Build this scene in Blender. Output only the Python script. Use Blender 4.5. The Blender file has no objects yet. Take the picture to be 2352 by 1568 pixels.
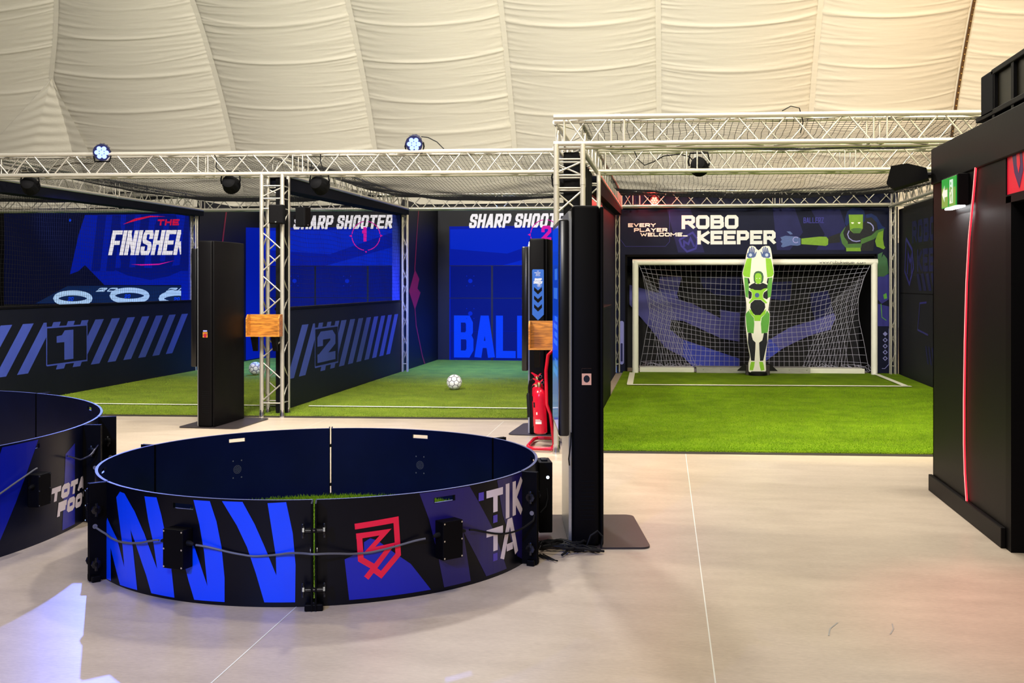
import bpy, bmesh, math, random
import numpy as np
from mathutils import Vector, Matrix, noise
random.seed(7); rng = np.random.RandomState(7)
PI = math.pi
sc = bpy.context.scene
COL = sc.collection
R_ = math.radians

def S(r, g, b):
    def c(v):
        v /= 255.0
        return v/12.92 if v <= 0.04045 else ((v+0.055)/1.055)**2.4
    return (c(r), c(g), c(b), 1.0)

# ---------------------------------------------------------------- camera, view, world, hall lamps
cam = bpy.data.cameras.new('camera'); camo = bpy.data.objects.new('camera', cam); COL.objects.link(camo)
camo.location = (0, 0, 1.6); camo.rotation_euler = (R_(90), 0, R_(8.4507))
cam.sensor_width = 36; cam.lens = 2450/2352*36; cam.shift_y = -(784-650)/2352
cam.clip_start = 0.05; cam.clip_end = 200
sc.camera = camo
sc.view_settings.view_transform = 'Standard'; sc.view_settings.look = 'None'
sc.view_settings.gamma = 1; sc.view_settings.use_curve_mapping = False
sc.view_settings.exposure = -0.18
w = bpy.data.worlds.new('hall'); sc.world = w; w.use_nodes = True
w.node_tree.nodes['Background'].inputs[0].default_value = (1.0, 0.92, 0.82, 1)
w.node_tree.nodes['Background'].inputs[1].default_value = 0.13

def lamp(name, kind, loc, target, energy, color, size=1.0, spot=60, blend=0.3, sizey=None, parent=None):
    L = bpy.data.lights.new(name, kind); L.energy = energy; L.color = color
    if kind == 'AREA':
        L.size = size
        if sizey: L.shape = 'RECTANGLE'; L.size_y = sizey
    elif kind == 'SPOT':
        L.spot_size = R_(spot); L.spot_blend = blend; L.shadow_soft_size = size
    else:
        L.shadow_soft_size = size
    o = bpy.data.objects.new(name, L); COL.objects.link(o)
    d = Vector(target)-Vector(loc)
    o.rotation_euler = d.to_track_quat('-Z', 'Y').to_euler(); o.location = loc
    return o
WARM = (1.0, 0.90, 0.76); NEUT = (1.0, 0.95, 0.88)
# hall floodlights high under the roof
lamp('hall_lamp', 'AREA', (-2.6, 12.6, 7.2), (-1.6, 4.0, 0), 420, NEUT, 0.45)
lamp('hall_lamp', 'AREA', (2.2, 12.5, 7.6), (1.5, 5.5, 0), 205, WARM, 0.6)
lamp('hall_lamp', 'AREA', (0.0, 4.0, 8.0), (0.5, 6.0, 0), 260, WARM, 2.0)
lamp('hall_lamp', 'AREA', (-0.5, -3.5, 5.5), (-1.6, 5.5, 0.3), 380, NEUT, 1.2)
lamp('hall_lamp', 'AREA', (1.5, 9.0, 7.5), (1.5, 17.5, 0.8), 620, (1.0, 0.95, 0.82), 1.0)
lamp('hall_lamp', 'AREA', (-5.5, 8.0, 7.5), (-5.0, 13.2, 0.0), 460, (1.0, 0.93, 0.74), 0.8)
# uplighters washing the tent lining
lamp('tent_uplighter', 'AREA', (-4.0, 7.0, 6.0), (-5.5, 25.0, 6.8), 1300, (1.0, 0.94, 0.86), 1.5)
lamp('tent_uplighter', 'AREA', (4.0, 7.0, 6.0), (3.0, 25.0, 6.5), 1250, (1.0, 0.87, 0.50), 1.5)
lamp('tent_uplighter', 'SPOT', (6.0, 15.0, 6.6), (6.2, 25.0, 6.0), 1100, (1.0, 0.48, 0.12), 0.5, 75, 1.0)
# unseen coloured lamps: bay downlights, floor spot, stage light behind the camera
for bx in (-10.3, -6.6, -2.9):
    lamp('unseen_blue_downlight', 'SPOT', (bx, 18.9, 3.05), (bx, 19.6, 0), 1800, (0.04, 0.22, 1.0), 0.12, 120, 0.8)  # bodiless lamps, added at the back truss to tint turf and walls blue
lamp('added_red_wash', 'SPOT', (1.1, 9.4, 5.2), (1.78, 5.4, 0), 700, (1.0, 0.06, 0.05), 0.12, 20, 1.0)  # added spot standing in for the red strip's glow on the floor
lamp('blue_wash', 'SPOT', (-3.2, -2.5, 4.2), (-2.4, 5.6, 0.2), 1900, (0.08, 0.22, 1.0), 0.15, 34, 0.6)

# ---------------------------------------------------------------- materials
def nmat(name):
    m = bpy.data.materials.new(name); m.use_nodes = True
    nt = m.node_tree; return m, nt, nt.nodes['Principled BSDF']

def mat(name, col, rough=0.5, metal=0.0, var=0.12, scale=12.0, bump=0.0, bscale=80.0, spec=0.5, stretch=(1, 1, 1), emit=None, es=1.0):
    m, nt, b = nmat(name)
    tc = nt.nodes.new('ShaderNodeTexCoord'); mp = nt.nodes.new('ShaderNodeMapping')
    mp.inputs['Scale'].default_value = stretch
    nt.links.new(tc.outputs['Object'], mp.inputs[0])
    nz = nt.nodes.new('ShaderNodeTexNoise'); nz.inputs['Scale'].default_value = scale; nz.inputs['Detail'].default_value = 5
    nt.links.new(mp.outputs[0], nz.inputs['Vector'])
    mx = nt.nodes.new('ShaderNodeMix'); mx.data_type = 'RGBA'
    mx.inputs[6].default_value = tuple(c*(1-var) for c in col[:3])+(1,)
    mx.inputs[7].default_value = tuple(min(1, c*(1+var)) for c in col[:3])+(1,)
    nt.links.new(nz.outputs['Fac'], mx.inputs[0]); nt.links.new(mx.outputs[2], b.inputs['Base Color'])
    b.inputs['Roughness'].default_value = rough; b.inputs['Metallic'].default_value = metal
    b.inputs['Specular IOR Level'].default_value = spec
    if bump > 0:
        n2 = nt.nodes.new('ShaderNodeTexNoise'); n2.inputs['Scale'].default_value = bscale; n2.inputs['Detail'].default_value = 4
        nt.links.new(mp.outputs[0], n2.inputs['Vector'])
        bp = nt.nodes.new('ShaderNodeBump'); bp.inputs['Strength'].default_value = bump; bp.inputs['Distance'].default_value = 0.01
        nt.links.new(n2.outputs['Fac'], bp.inputs['Height']); nt.links.new(bp.outputs[0], b.inputs['Normal'])
    if emit:
        b.inputs['Emission Color'].default_value = emit; b.inputs['Emission Strength'].default_value = es
    return m

def glow(name, col, strength, base=(0.02, 0.02, 0.02, 1), rough=0.3):
    return mat(name, base, rough, emit=col, es=strength, spec=0.04 if rough >= 0.6 else 0.5)

M = {}
M['alu'] = mat('aluminium', S(190, 186, 177), 0.36, 0.62, 0.06, 30, 0.03, 200)
M['alu_brace'] = mat('aluminium_brace', S(180, 176, 168), 0.38, 0.6, 0.05, 30)
M['black'] = mat('black_powder_coat', S(8, 7, 9), 0.5, 0, 0.25, 6, 0.02, 300, spec=0.08)
M['black_gloss'] = mat('black_gloss', S(9, 9, 12), 0.25, 0, 0.2, 5)
M['black_matt'] = mat('black_matt', S(7, 7, 10), 0.8, 0, 0.3, 8, spec=0.12)
M['blackwall'] = mat('black_painted_board', S(10, 8, 9), 0.5, 0, 0.25, 5, 0.03, 120, 0.12, (1, 1, 0.25))
M['silver'] = mat('brushed_silver', S(170, 172, 176), 0.3, 0.8, 0.08, 20, stretch=(1, 1, 8))
M['chrome'] = mat('bright_steel', S(215, 215, 218), 0.2, 1.0, 0.05, 20)
M['brass'] = mat('brass', S(190, 165, 110), 0.3, 0.9, 0.1, 20)
M['white'] = mat('white_paint', S(235, 234, 228), 0.45, 0, 0.04, 10)
M['offwhite'] = mat('offwhite_plank', S(222, 222, 214), 0.5, 0, 0.06, 10, stretch=(1, 1, 6))
M['grey'] = mat('worn_grey_board', S(150, 150, 146), 0.6, 0, 0.25, 9, 0.1, 60, stretch=(1, 4, 4))
M['net'] = mat('black_net_cord', S(16, 16, 18), 0.85, 0, 0.2, 40, spec=0.1)
M['goalnet'] = mat('white_net_cord', S(168, 168, 192), 0.8, 0, 0.1, 40)
M['navy'] = mat('navy_board', S(5, 7, 20), 0.55, 0, 0.3, 3, 0.02, 60, spec=0.25)
M['skirt'] = mat('navy_skirt_fabric', S(6, 8, 20), 0.8, 0, 0.3, 6, 0.05, 60, spec=0.1)
M['bluewall'] = mat('blue_board', S(18, 56, 200), 0.6, 0, 0.15, 3)  # lightened so the boards read as strongly lit by blue lamps
M['wallprint'] = mat('dark_slate_print', S(21, 25, 50), 0.6, 0, 0.3, 4, 0.05, 40, spec=0.12)
M['violet'] = mat('violet_print', S(56, 56, 138), 0.55, 0, 0.2, 5, spec=0.12)
M['violet_dim'] = mat('dim_violet_print', S(34, 36, 84), 0.55, 0, 0.25, 5, spec=0.12)
M['lavender'] = mat('lavender_print', S(132, 134, 205), 0.55, 0, 0.1, 6)
M['curtain'] = mat('dark_curtain', S(20, 20, 28), 0.85, 0, 0.3, 6)
M['curtain_violet'] = mat('violet_curtain', S(84, 84, 160), 0.85, 0, 0.25, 6)
M['curtain_blue'] = mat('blue_curtain', S(62, 74, 190), 0.85, 0, 0.25, 6)
M['stripe'] = mat('lavender_blue_stripe', S(54, 70, 160), 0.55, 0, 0.15, 6)
M['ringblue'] = mat('vivid_blue_vinyl', S(0, 74, 255), 0.3, 0, 0.04, 4)
M['ringdeep'] = mat('deep_blue_vinyl', S(14, 28, 165), 0.3, 0, 0.1, 4)
M['ringpurple'] = mat('purple_vinyl', S(34, 26, 100), 0.3, 0, 0.12, 5)
M['ringblack'] = mat('black_vinyl_board', S(5, 6, 16), 0.3, 0, 0.3, 5, 0.02, 50, spec=0.22)
M['ringblack2'] = mat('navy_vinyl_board', S(7, 11, 34), 0.32, 0, 0.3, 5, 0.02, 50, spec=0.25)
M['ringinner_lit'] = mat('blue_lit_inner_board', S(6, 13, 50), 0.35, 0, 0.35, 4, 0.02, 50, spec=0.2)  # ring board again, blue stage light put into the inner colour
M['edge'] = mat('worn_board_edge', S(60, 70, 120), 0.5, 0, 0.4, 30)
M['pinkwhite'] = mat('white_lettering', S(240, 226, 236), 0.4, 0, 0.03, 10)
M['squares'] = mat('violet_squares', S(84, 66, 190), 0.35, 0, 0.05, 10)
M['red'] = mat('red_vinyl', S(255, 16, 62), 0.35, 0, 0.04, 6)
M['redpaint'] = mat('red_gloss_paint', S(200, 16, 44), 0.25, 0, 0.06, 6)
M['redline'] = mat('red_line_print', S(140, 8, 44), 0.5, 0, 0.1, 6)
M['wood'] = None
M['rubber'] = mat('black_rubber', S(14, 14, 16), 0.6, 0, 0.2, 30, spec=0.2)
M['greylight'] = mat('grey_cable', S(95, 95, 100), 0.45, 0, 0.1, 30)
M['baseplate'] = mat('dark_steel_plate', S(52, 46, 48), 0.4, 0.2, 0.15, 10)
M['limegreen'] = mat('lime_print', S(136, 200, 36), 0.5, 0, 0.1, 25)
M['midgreen'] = mat('mid_green_print', S(84, 160, 56), 0.5, 0, 0.18, 25, stretch=(3, 1, 1))
M['darkgreen'] = mat('dark_green_print', S(40, 92, 56), 0.5, 0, 0.25, 14)
M['lime_wall'] = mat('wall_lime_print', S(104, 148, 20), 0.55, 0, 0.2, 20)
M['green_wall'] = mat('wall_green_print', S(50, 98, 36), 0.55, 0, 0.3, 12)
M['hood_wall'] = mat('wall_hood_print', S(28, 42, 92), 0.55, 0, 0.3, 12, spec=0.12)
M['peach'] = mat('peach_sticker', S(236, 180, 150), 0.5, 0, 0.15, 30)
M['suitblack'] = mat('charcoal_print', S(36, 38, 46), 0.5, 0, 0.25, 25, spec=0.12)
M['gloveblue'] = mat('glove_blue_print', S(58, 84, 150), 0.5, 0, 0.25, 40)
M['paleblue'] = mat('pale_blue_print', S(190, 205, 235), 0.5, 0, 0.1, 30)
M['ballwhite'] = mat('white_ball_leather', S(226, 226, 232), 0.35, 0, 0.03, 20)
M['ballgrey'] = mat('grey_ball_seam', S(78, 72, 86), 0.45, 0, 0.1, 20)
M['balledge'] = mat('blue_ball_seam', S(30, 36, 100), 0.45, 0, 0.1, 20)
M['screen_blue'] = glow('kiosk_screen_glow', S(10, 72, 190), 0.75, S(4, 8, 18), 0.08)
M['screen_dim'] = glow('kiosk_screen_text', S(60, 120, 215), 0.8, S(10, 20, 40), 0.1)
M['signblue'] = mat('blue_sign_print', S(34, 88, 176), 0.45, 0, 0.05, 10, emit=S(34, 88, 176), es=0.0)
M['led_red'] = glow('red_led_tube', (1.0, 0.015, 0.035, 1), 2.2)
M['led_core'] = glow('red_led_core', (1.0, 0.25, 0.22, 1), 2.6)
M['led_blue'] = glow('blue_stage_led', (0.17, 0.24, 1.0, 1), 4.6)
M['bluebody'] = mat('blue_lit_housing', S(24, 30, 70), 0.35, 0.3, 0.1, 20)
M['exitgreen'] = glow('exit_green', S(40, 180, 60), 0.9)
M['exitwhite'] = glow('exit_white', S(235, 255, 235), 1.0)
M['emergency'] = glow('emergency_lamp', (1, 1, 1, 1), 14)
M['power'] = glow('power_led', S(220, 235, 255), 2.5)
M['redlamp'] = glow('red_lamp_lens', (1.0, 0.10, 0.06, 1), 5)
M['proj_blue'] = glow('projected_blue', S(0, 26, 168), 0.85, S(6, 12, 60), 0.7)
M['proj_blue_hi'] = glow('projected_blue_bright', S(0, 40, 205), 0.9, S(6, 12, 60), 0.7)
M['proj_blue_lo'] = glow('projected_blue_dim', S(0, 17, 122), 0.9, S(6, 10, 40), 0.7)
M['glow_white'] = glow('glowing_white', S(250, 244, 250), 0.95, S(90, 90, 90), 0.7)
M['proj_pink'] = glow('projected_pink', S(224, 24, 170), 0.95, S(60, 10, 40), 0.7)
M['proj_red'] = glow('projected_red', S(224, 16, 70), 0.9, S(60, 10, 20), 0.7)
M['glow_ball'] = glow('glowing_letter_blue', S(4, 62, 226), 0.95, S(6, 20, 90), 0.7)
M['proj_dark'] = glow('projected_night', S(10, 14, 44), 0.8, S(4, 5, 12), 0.7)
M['proj_teal'] = glow('projected_court', S(14, 38, 84), 0.9, S(6, 8, 20), 0.7)
M['proj_pale'] = glow('projected_pale_blue', S(178, 212, 250), 0.95, S(60, 70, 80), 0.7)
M['black_screen'] = mat('screen_black', S(5, 6, 14), 0.6)
M['smoked'] = mat('smoked_panel', S(24, 21, 12), 0.35, 0, 0.15, 6, spec=0.15)

def wood_mat():
    m, nt, b = nmat('oiled_plywood')
    tc = nt.nodes.new('ShaderNodeTexCoord'); mp = nt.nodes.new('ShaderNodeMapping'); mp.inputs['Scale'].default_value = (2, 6, 16)
    nt.links.new(tc.outputs['Object'], mp.inputs[0])
    nz = nt.nodes.new('ShaderNodeTexNoise'); nz.inputs['Scale'].default_value = 2.2; nz.inputs['Detail'].default_value = 8; nz.inputs['Distortion'].default_value = 1.6
    nt.links.new(mp.outputs[0], nz.inputs['Vector'])
    cr = nt.nodes.new('ShaderNodeValToRGB')
    cr.color_ramp.elements[0].position = 0.3; cr.color_ramp.elements[0].color = S(104, 62, 18)
    cr.color_ramp.elements[1].position = 0.62; cr.color_ramp.elements[1].color = S(196, 128, 46)
    nt.links.new(nz.outputs['Fac'], cr.inputs[0]); nt.links.new(cr.outputs[0], b.inputs['Base Color'])
    b.inputs['Roughness'].default_value = 0.4
    return m
M['wood'] = wood_mat()

def floor_mat():
    m, nt, b = nmat('beige_vinyl_floor')
    tc = nt.nodes.new('ShaderNodeTexCoord')
    def nz(scale, st, det=6, rough=0.6):
        mp = nt.nodes.new('ShaderNodeMapping'); mp.inputs['Scale'].default_value = st
        nt.links.new(tc.outputs['Object'], mp.inputs[0])
        n = nt.nodes.new('ShaderNodeTexNoise'); n.inputs['Scale'].default_value = scale; n.inputs['Detail'].default_value = det; n.inputs['Roughness'].default_value = rough
        nt.links.new(mp.outputs[0], n.inputs['Vector']); return n
    a = nz(2.2, (1.0, 2.6, 1)); c = nz(60, (0.5, 1.5, 1)); 
    cr = nt.nodes.new('ShaderNodeValToRGB')
    cr.color_ramp.elements[0].position = 0.32; cr.color_ramp.elements[0].color = S(170, 155, 139)
    cr.color_ramp.elements[1].position = 0.7; cr.color_ramp.elements[1].color = S(200, 185, 167)
    mx = nt.nodes.new('ShaderNodeMath'); mx.operation = 'ADD'
    m1 = nt.nodes.new('ShaderNodeMath'); m1.operation = 'MULTIPLY'; m1.inputs[1].default_value = 0.5
    m2 = nt.nodes.new('ShaderNodeMath'); m2.operation = 'MULTIPLY'; m2.inputs[1].default_value = 0.5
    nt.links.new(a.outputs['Fac'], m1.inputs[0]); nt.links.new(c.outputs['Fac'], m2.inputs[0])
    nt.links.new(m1.outputs[0], mx.inputs[0]); nt.links.new(m2.outputs[0], mx.inputs[1])
    nt.links.new(mx.outputs[0], cr.inputs[0]); nt.links.new(cr.outputs[0], b.inputs['Base Color'])
    b.inputs['Roughness'].default_value = 0.36; b.inputs['Specular IOR Level'].default_value = 0.4
    bp = nt.nodes.new('ShaderNodeBump'); bp.inputs['Strength'].default_value = 0.08; bp.inputs['Distance'].default_value = 0.004
    nt.links.new(c.outputs['Fac'], bp.inputs['Height']); nt.links.new(bp.outputs[0], b.inputs['Normal'])
    return m
M['floor'] = floor_mat()

def turf_mat(name, dark, light):
    m, nt, b = nmat(name)
    tc = nt.nodes.new('ShaderNodeTexCoord')
    n1 = nt.nodes.new('ShaderNodeTexNoise'); n1.inputs['Scale'].default_value = 140; n1.inputs['Detail'].default_value = 4
    n2 = nt.nodes.new('ShaderNodeTexNoise'); n2.inputs['Scale'].default_value = 3.0; n2.inputs['Detail'].default_value = 4
    nt.links.new(tc.outputs['Object'], n1.inputs['Vector']); nt.links.new(tc.outputs['Object'], n2.inputs['Vector'])
    ad = nt.nodes.new('ShaderNodeMath'); ad.operation = 'MULTIPLY_ADD'; ad.inputs[1].default_value = 0.35
    nt.links.new(n2.outputs['Fac'], ad.inputs[0]); nt.links.new(n1.outputs['Fac'], ad.inputs[2])
    cr = nt.nodes.new('ShaderNodeValToRGB')
    cr.color_ramp.elements[0].position = 0.48; cr.color_ramp.elements[0].color = dark
    cr.color_ramp.elements[1].position = 0.9; cr.color_ramp.elements[1].color = light
    nt.links.new(ad.outputs[0], cr.inputs[0]); nt.links.new(cr.outputs[0], b.inputs['Base Color'])
    b.inputs['Roughness'].default_value = 0.8; b.inputs['Specular IOR Level'].default_value = 0.15
    bp = nt.nodes.new('ShaderNodeBump'); bp.inputs['Strength'].default_value = 0.9; bp.inputs['Distance'].default_value = 0.02
    nt.links.new(n1.outputs['Fac'], bp.inputs['Height']); nt.links.new(bp.outputs[0], b.inputs['Normal'])
    return m
M['turf'] = turf_mat('artificial_grass', S(62, 96, 6), S(150, 186, 22))
M['turf_l'] = turf_mat('artificial_grass_olive', S(72, 96, 34), S(158, 176, 52))
M['blade'] = mat('grass_blade', S(108, 146, 14), 0.75, 0, 0.35, 60, spec=0.15)
M['blade_l'] = mat('grass_blade_olive', S(116, 142, 38), 0.75, 0, 0.35, 60, spec=0.15)
M['turfline'] = mat('white_turf_line', S(236, 238, 220), 0.8, 0, 0.05, 90, 0.3, 150)

def tent_mat():
    m, nt, b = nmat('white_tent_lining')
    tc = nt.nodes.new('ShaderNodeTexCoord')
    mp = nt.nodes.new('ShaderNodeMapping'); mp.inputs['Scale'].default_value = (0.35, 4, 4)
    nt.links.new(tc.outputs['Object'], mp.inputs[0])
    n1 = nt.nodes.new('ShaderNodeTexNoise'); n1.inputs['Scale'].default_value = 2.5; n1.inputs['Detail'].default_value = 6
    nt.links.new(mp.outputs[0], n1.inputs['Vector'])
    bp = nt.nodes.new('ShaderNodeBump'); bp.inputs['Strength'].default_value = 0.25; bp.inputs['Distance'].default_value = 0.05
    nt.links.new(n1.outputs['Fac'], bp.inputs['Height']); nt.links.new(bp.outputs[0], b.inputs['Normal'])
    b.inputs['Base Color'].default_value = S(238, 234, 224)
    b.inputs['Roughness'].default_value = 0.55; b.inputs['Specular IOR Level'].default_value = 0.35
    return m
M['tent'] = tent_mat()
M['lacing'] = mat('brown_lacing', S(96, 70, 44), 0.8, 0, 0.3, 60)

def stripe_letter_mat():
    m, nt, b = nmat('ribbed_white_lettering')
    tc = nt.nodes.new('ShaderNodeTexCoord')
    wv = nt.nodes.new('ShaderNodeTexWave'); wv.bands_direction = 'Z'; wv.inputs['Scale'].default_value = 14
    nt.links.new(tc.outputs['Object'], wv.inputs['Vector'])
    cr = nt.nodes.new('ShaderNodeValToRGB')
    cr.color_ramp.elements[0].position = 0.0; cr.color_ramp.elements[0].color = S(176, 176, 184)
    cr.color_ramp.elements[1].position = 0.35; cr.color_ramp.elements[1].color = S(238, 238, 236)
    nt.links.new(wv.outputs['Fac'], cr.inputs[0]); nt.links.new(cr.outputs[0], b.inputs['Base Color'])
    b.inputs['Roughness'].default_value = 0.5
    return m
M['ribwhite'] = stripe_letter_mat()

# ---------------------------------------------------------------- geometry helpers
def link(o, parent=None, loc=None, rot=None):
    COL.objects.link(o)
    if parent is not None: o.parent = parent
    if loc is not None: o.location = loc
    if rot is not None: o.rotation_euler = rot
    return o

def tag(o, label=None, cat=None, group=None, kind=None):
    if label: o['label'] = label
    if cat: o['category'] = cat
    if group: o['group'] = group
    if kind: o['kind'] = kind
    return o

def empty(name, loc, label, cat, rotz=0, group=None):
    o = bpy.data.objects.new(name, None); o.empty_display_size = 0.1
    link(o, None, loc, (0, 0, rotz)); return tag(o, label, cat, group)

class G:
    def __init__(s): s.v = []; s.f = []
    def add(s, vs, fs):
        n = len(s.v); s.v += [tuple(p) for p in vs]; s.f += [tuple(i+n for i in f) for f in fs]; return s
    def box(s, x0, x1, y0, y1, z0, z1):
        vs = [(x, y, z) for z in (z0, z1) for y in (y0, y1) for x in (x0, x1)]
        return s.add(vs, [(0, 2, 3, 1), (4, 5, 7, 6), (0, 1, 5, 4), (2, 6, 7, 3), (0, 4, 6, 2), (1, 3, 7, 5)])
    def rbox(s, x0, x1, y0, y1, z0, z1, bev=0.01, seg=2):
        bm = bmesh.new(); bmesh.ops.create_cube(bm, size=1)
        for v in bm.verts: v.co = ((x0+x1)/2+v.co.x*(x1-x0), (y0+y1)/2+v.co.y*(y1-y0), (z0+z1)/2+v.co.z*(z1-z0))
        bmesh.ops.bevel(bm, geom=bm.edges[:], offset=bev, segments=seg, affect='EDGES', profile=0.5)
        bm.verts.index_update(); bm.faces.index_update()
        s.add([v.co[:] for v in bm.verts], [[v.index for v in f.verts] for f in bm.faces]); bm.free(); return s
    def tube(s, pts, r, n=8, closed=False):
        P = [Vector(p) for p in pts]; k = len(P); rings = []
        up = None
        for i in range(k):
            if closed: t = P[(i+1) % k]-P[i-1]
            else: t = P[min(i+1, k-1)]-P[max(i-1, 0)]
            t.normalize()
            if up is None:
                a = Vector((0, 0, 1)) if abs(t.z) < 0.9 else Vector((1, 0, 0))
                up = (a-t*a.dot(t)).normalized()
            else:
                up = up-t*up.dot(t)
                if up.length < 1e-6: up = t.orthogonal()
                up.normalize()
            sd = t.cross(up); rr = r[i] if isinstance(r, (list, tuple)) else r
            rings.append([P[i]+(up*math.cos(2*PI*j/n)+sd*math.sin(2*PI*j/n))*rr for j in range(n)])
        vs = [p for q in rings for p in q]; fs = []
        for i in range(k if closed else k-1):
            a = i*n; b = ((i+1) % k)*n
            for j in range(n): fs.append((a+j, a+(j+1) % n, b+(j+1) % n, b+j))
        if not closed:
            fs.append(tuple(range(n))[::-1]); fs.append(tuple((k-1)*n+j for j in range(n)))
        return s.add(vs, fs)
    def lathe(s, prof, n=24, o=(0, 0, 0), axis='z', squash=1):
        vs = []; fs = []; k = len(prof)
        for r, z in prof:
            for j in range(n):
                a = 2*PI*j/n; p = (r*math.cos(a), r*math.sin(a), z)
                if axis == 'y': p = (p[0], p[2], p[1])
                if axis == 'x': p = (p[2], p[0], p[1])
                vs.append((o[0]+p[0], o[1]+p[1], o[2]+p[2]))
        for i in range(k-1):
            for j in range(n): fs.append((i*n+j, i*n+(j+1) % n, (i+1)*n+(j+1) % n, (i+1)*n+j))
        fs.append(tuple(range(n))[::-1]); fs.append(tuple((k-1)*n+j for j in range(n)))
        return s.add(vs, fs)
    def prism(s, poly, a0, a1, plane='xz'):
        k = len(poly)
        def P(p, a):
            if plane == 'xz': return (p[0], a, p[1])
            if plane == 'xy': return (p[0], p[1], a)
            return (a, p[0], p[1])
        vs = [P(p, a0) for p in poly]+[P(p, a1) for p in poly]
        fs = [tuple(range(k)), tuple(range(2*k-1, k-1, -1))]+[(i, k+i, k+(i+1) % k, (i+1) % k) for i in range(k)]
        return s.add(vs, fs)
    def flat(s, poly, a, plane='xz'):
        if plane == 'xz': vs = [(p[0], a, p[1]) for p in poly]
        elif plane == 'yz': vs = [(a, p[0], p[1]) for p in poly]
        else: vs = [(p[0], p[1], a) for p in poly]
        return s.add(vs, [tuple(range(len(poly)))])
    def build(s, name, m, parent=None, loc=None, rotz=None, smooth=False, fix=True):
        me = bpy.data.meshes.new(name); me.from_pydata(s.v, [], s.f); me.update()
        if fix:
            bm = bmesh.new(); bm.from_mesh(me); bmesh.ops.recalc_face_normals(bm, faces=bm.faces[:]); bm.to_mesh(me); bm.free()
        me.materials.append(m)
        if smooth:
            me.polygons.foreach_set('use_smooth', [True]*len(me.polygons))
            try: me.set_sharp_from_angle(angle=R_(40))
            except Exception: pass
        o = bpy.data.objects.new(name, me)
        return link(o, parent, loc, None if rotz is None else (0, 0, rotz))

# ---- block lettering: every letter is a set of centre lines thickened into ribbons
LT = {
 'A': [[(0, 0), (.42, 1), (.58, 1), (1, 0)], [(.17, .28), (.83, .28)]],
 'B': [[(0, 0), (.8, 0), (1, .13), (1, .4), (.85, .52), (0, .52)], [(0, .52), (.8, .52), (.96, .64), (.96, .88), (.8, 1), (0, 1)], [(0, 0), (0, 1)]],
 'C': [[(1, .75), (1, .85), (.85, 1), (.15, 1), (0, .85), (0, .15), (.15, 0), (.85, 0), (1, .15), (1, .25)]],
 'D': ['c', [(0, 0), (.8, 0), (1, .15), (1, .85), (.8, 1), (0, 1)]],
 'E': [[(1, 0), (0, 0), (0, 1), (1, 1)], [(0, .5), (.85, .5)]],
 'F': [[(0, 0), (0, 1), (1, 1)], [(0, .5), (.85, .5)]],
 'H': [[(0, 0), (0, 1)], [(1, 0), (1, 1)], [(0, .5), (1, .5)]],
 'I': [[(.5, 0), (.5, 1)]],
 'K': [[(0, 0), (0, 1)], [(1, 1), (.1, .5), (1, 0)]],
 'L': [[(0, 1), (0, 0), (1, 0)]],
 'M': [[(0, 0), (0, 1)], [(1, 0), (1, 1)], ['t', .8, (0, .98), (.5, .35), (1, .98)]],
 'N': [[(0, 0), (0, 1)], [(1, 0), (1, 1)], ['t', .72, (0.02, .98), (.98, .02)]],
 'O': ['c', [(.15, 0), (.85, 0), (1, .15), (1, .85), (.85, 1), (.15, 1), (0, .85), (0, .15)]],
 'P': [[(0, 0), (0, 1), (.85, 1), (1, .88), (1, .52), (.85, .4), (0, .4)]],
 'R': [[(0, 0), (0, 1), (.85, 1), (1, .88), (1, .56), (.85, .44), (0, .44)], [(.5, .44), (1, 0)]],
 'S': [[(1, .78), (1, .87), (.87, 1), (.13, 1), (0, .87), (0, .66), (.13, .55), (.87, .45), (1, .34), (1, .13), (.87, 0), (.13, 0), (0, .13), (0, .22)]],
 'T': [[(0, 1), (1, 1)], [(.5, 0), (.5, 1)]],
 'V': [[(0, 1), (.5, 0), (1, 1)]],
 'W': [[(0, 1), (.22, 0), (.5, .7), (.78, 0), (1, 1)]],
 'Y': [[(0, 1), (.5, .5), (1, 1)], [(.5, .5), (.5, 0)]],
 'Z': [[(0, 1), (1, 1), (0, 0), (1, 0)]],
 '_': [[(0, 0), (1, 0)]], '.': [[(.5, 0), (.5, .14)]],
 '0': ['c', [(.15, 0), (.85, 0), (1, .15), (1, .85), (.85, 1), (.15, 1), (0, .85), (0, .15)]],
 '1': [[(0, .72), (.55, .72), (.55, 1), (.6, 1)], [(.7, 0), (.7, 1)]],
 '2': [[(0, .72), (0, .87), (.13, 1), (.87, 1), (1, .87), (1, .64), (.06, .06)], [(0, 0), (1, 0)]],
 '3': [[(0, 1), (1, 1), (1, 0), (0, 0)], [(.2, .5), (1, .5)]],
 'w': [[(0, .6), (.25, 0), (.5, .5), (.75, 0), (1, .6)]],
 'o': ['c', [(0, 0), (1, 0), (1, .6), (0, .6)]], 'b': [[(0, 1), (0, 0), (1, 0), (1, .6), (0, .6)]],
 'k': [[(0, 0), (0, 1)], [(1, .6), (.1, .3), (1, 0)]], 'e': [[(1, 0), (0, 0), (0, .6), (1, .6), (1, .3), (0, .3)]],
 'p': [[(0, -.35), (0, .6), (1, .6), (1, 0), (0, 0)]], 'r': [[(0, 0), (0, .6), (1, .6)]],
 'c': [[(1, 0), (0, 0), (0, .6), (1, .6)]], 'm': [[(0, 0), (0, .6), (1, .6), (1, 0)], [(.5, 0), (.5, .6)]],
}
WF = {'I': 0.0, 'M': 1.25, 'W': 1.35, '1': 0.7, '.': 0.0, ' ': 0.5, '_': 0.9, 'm': 1.3, 'w': 1.3}

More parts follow.
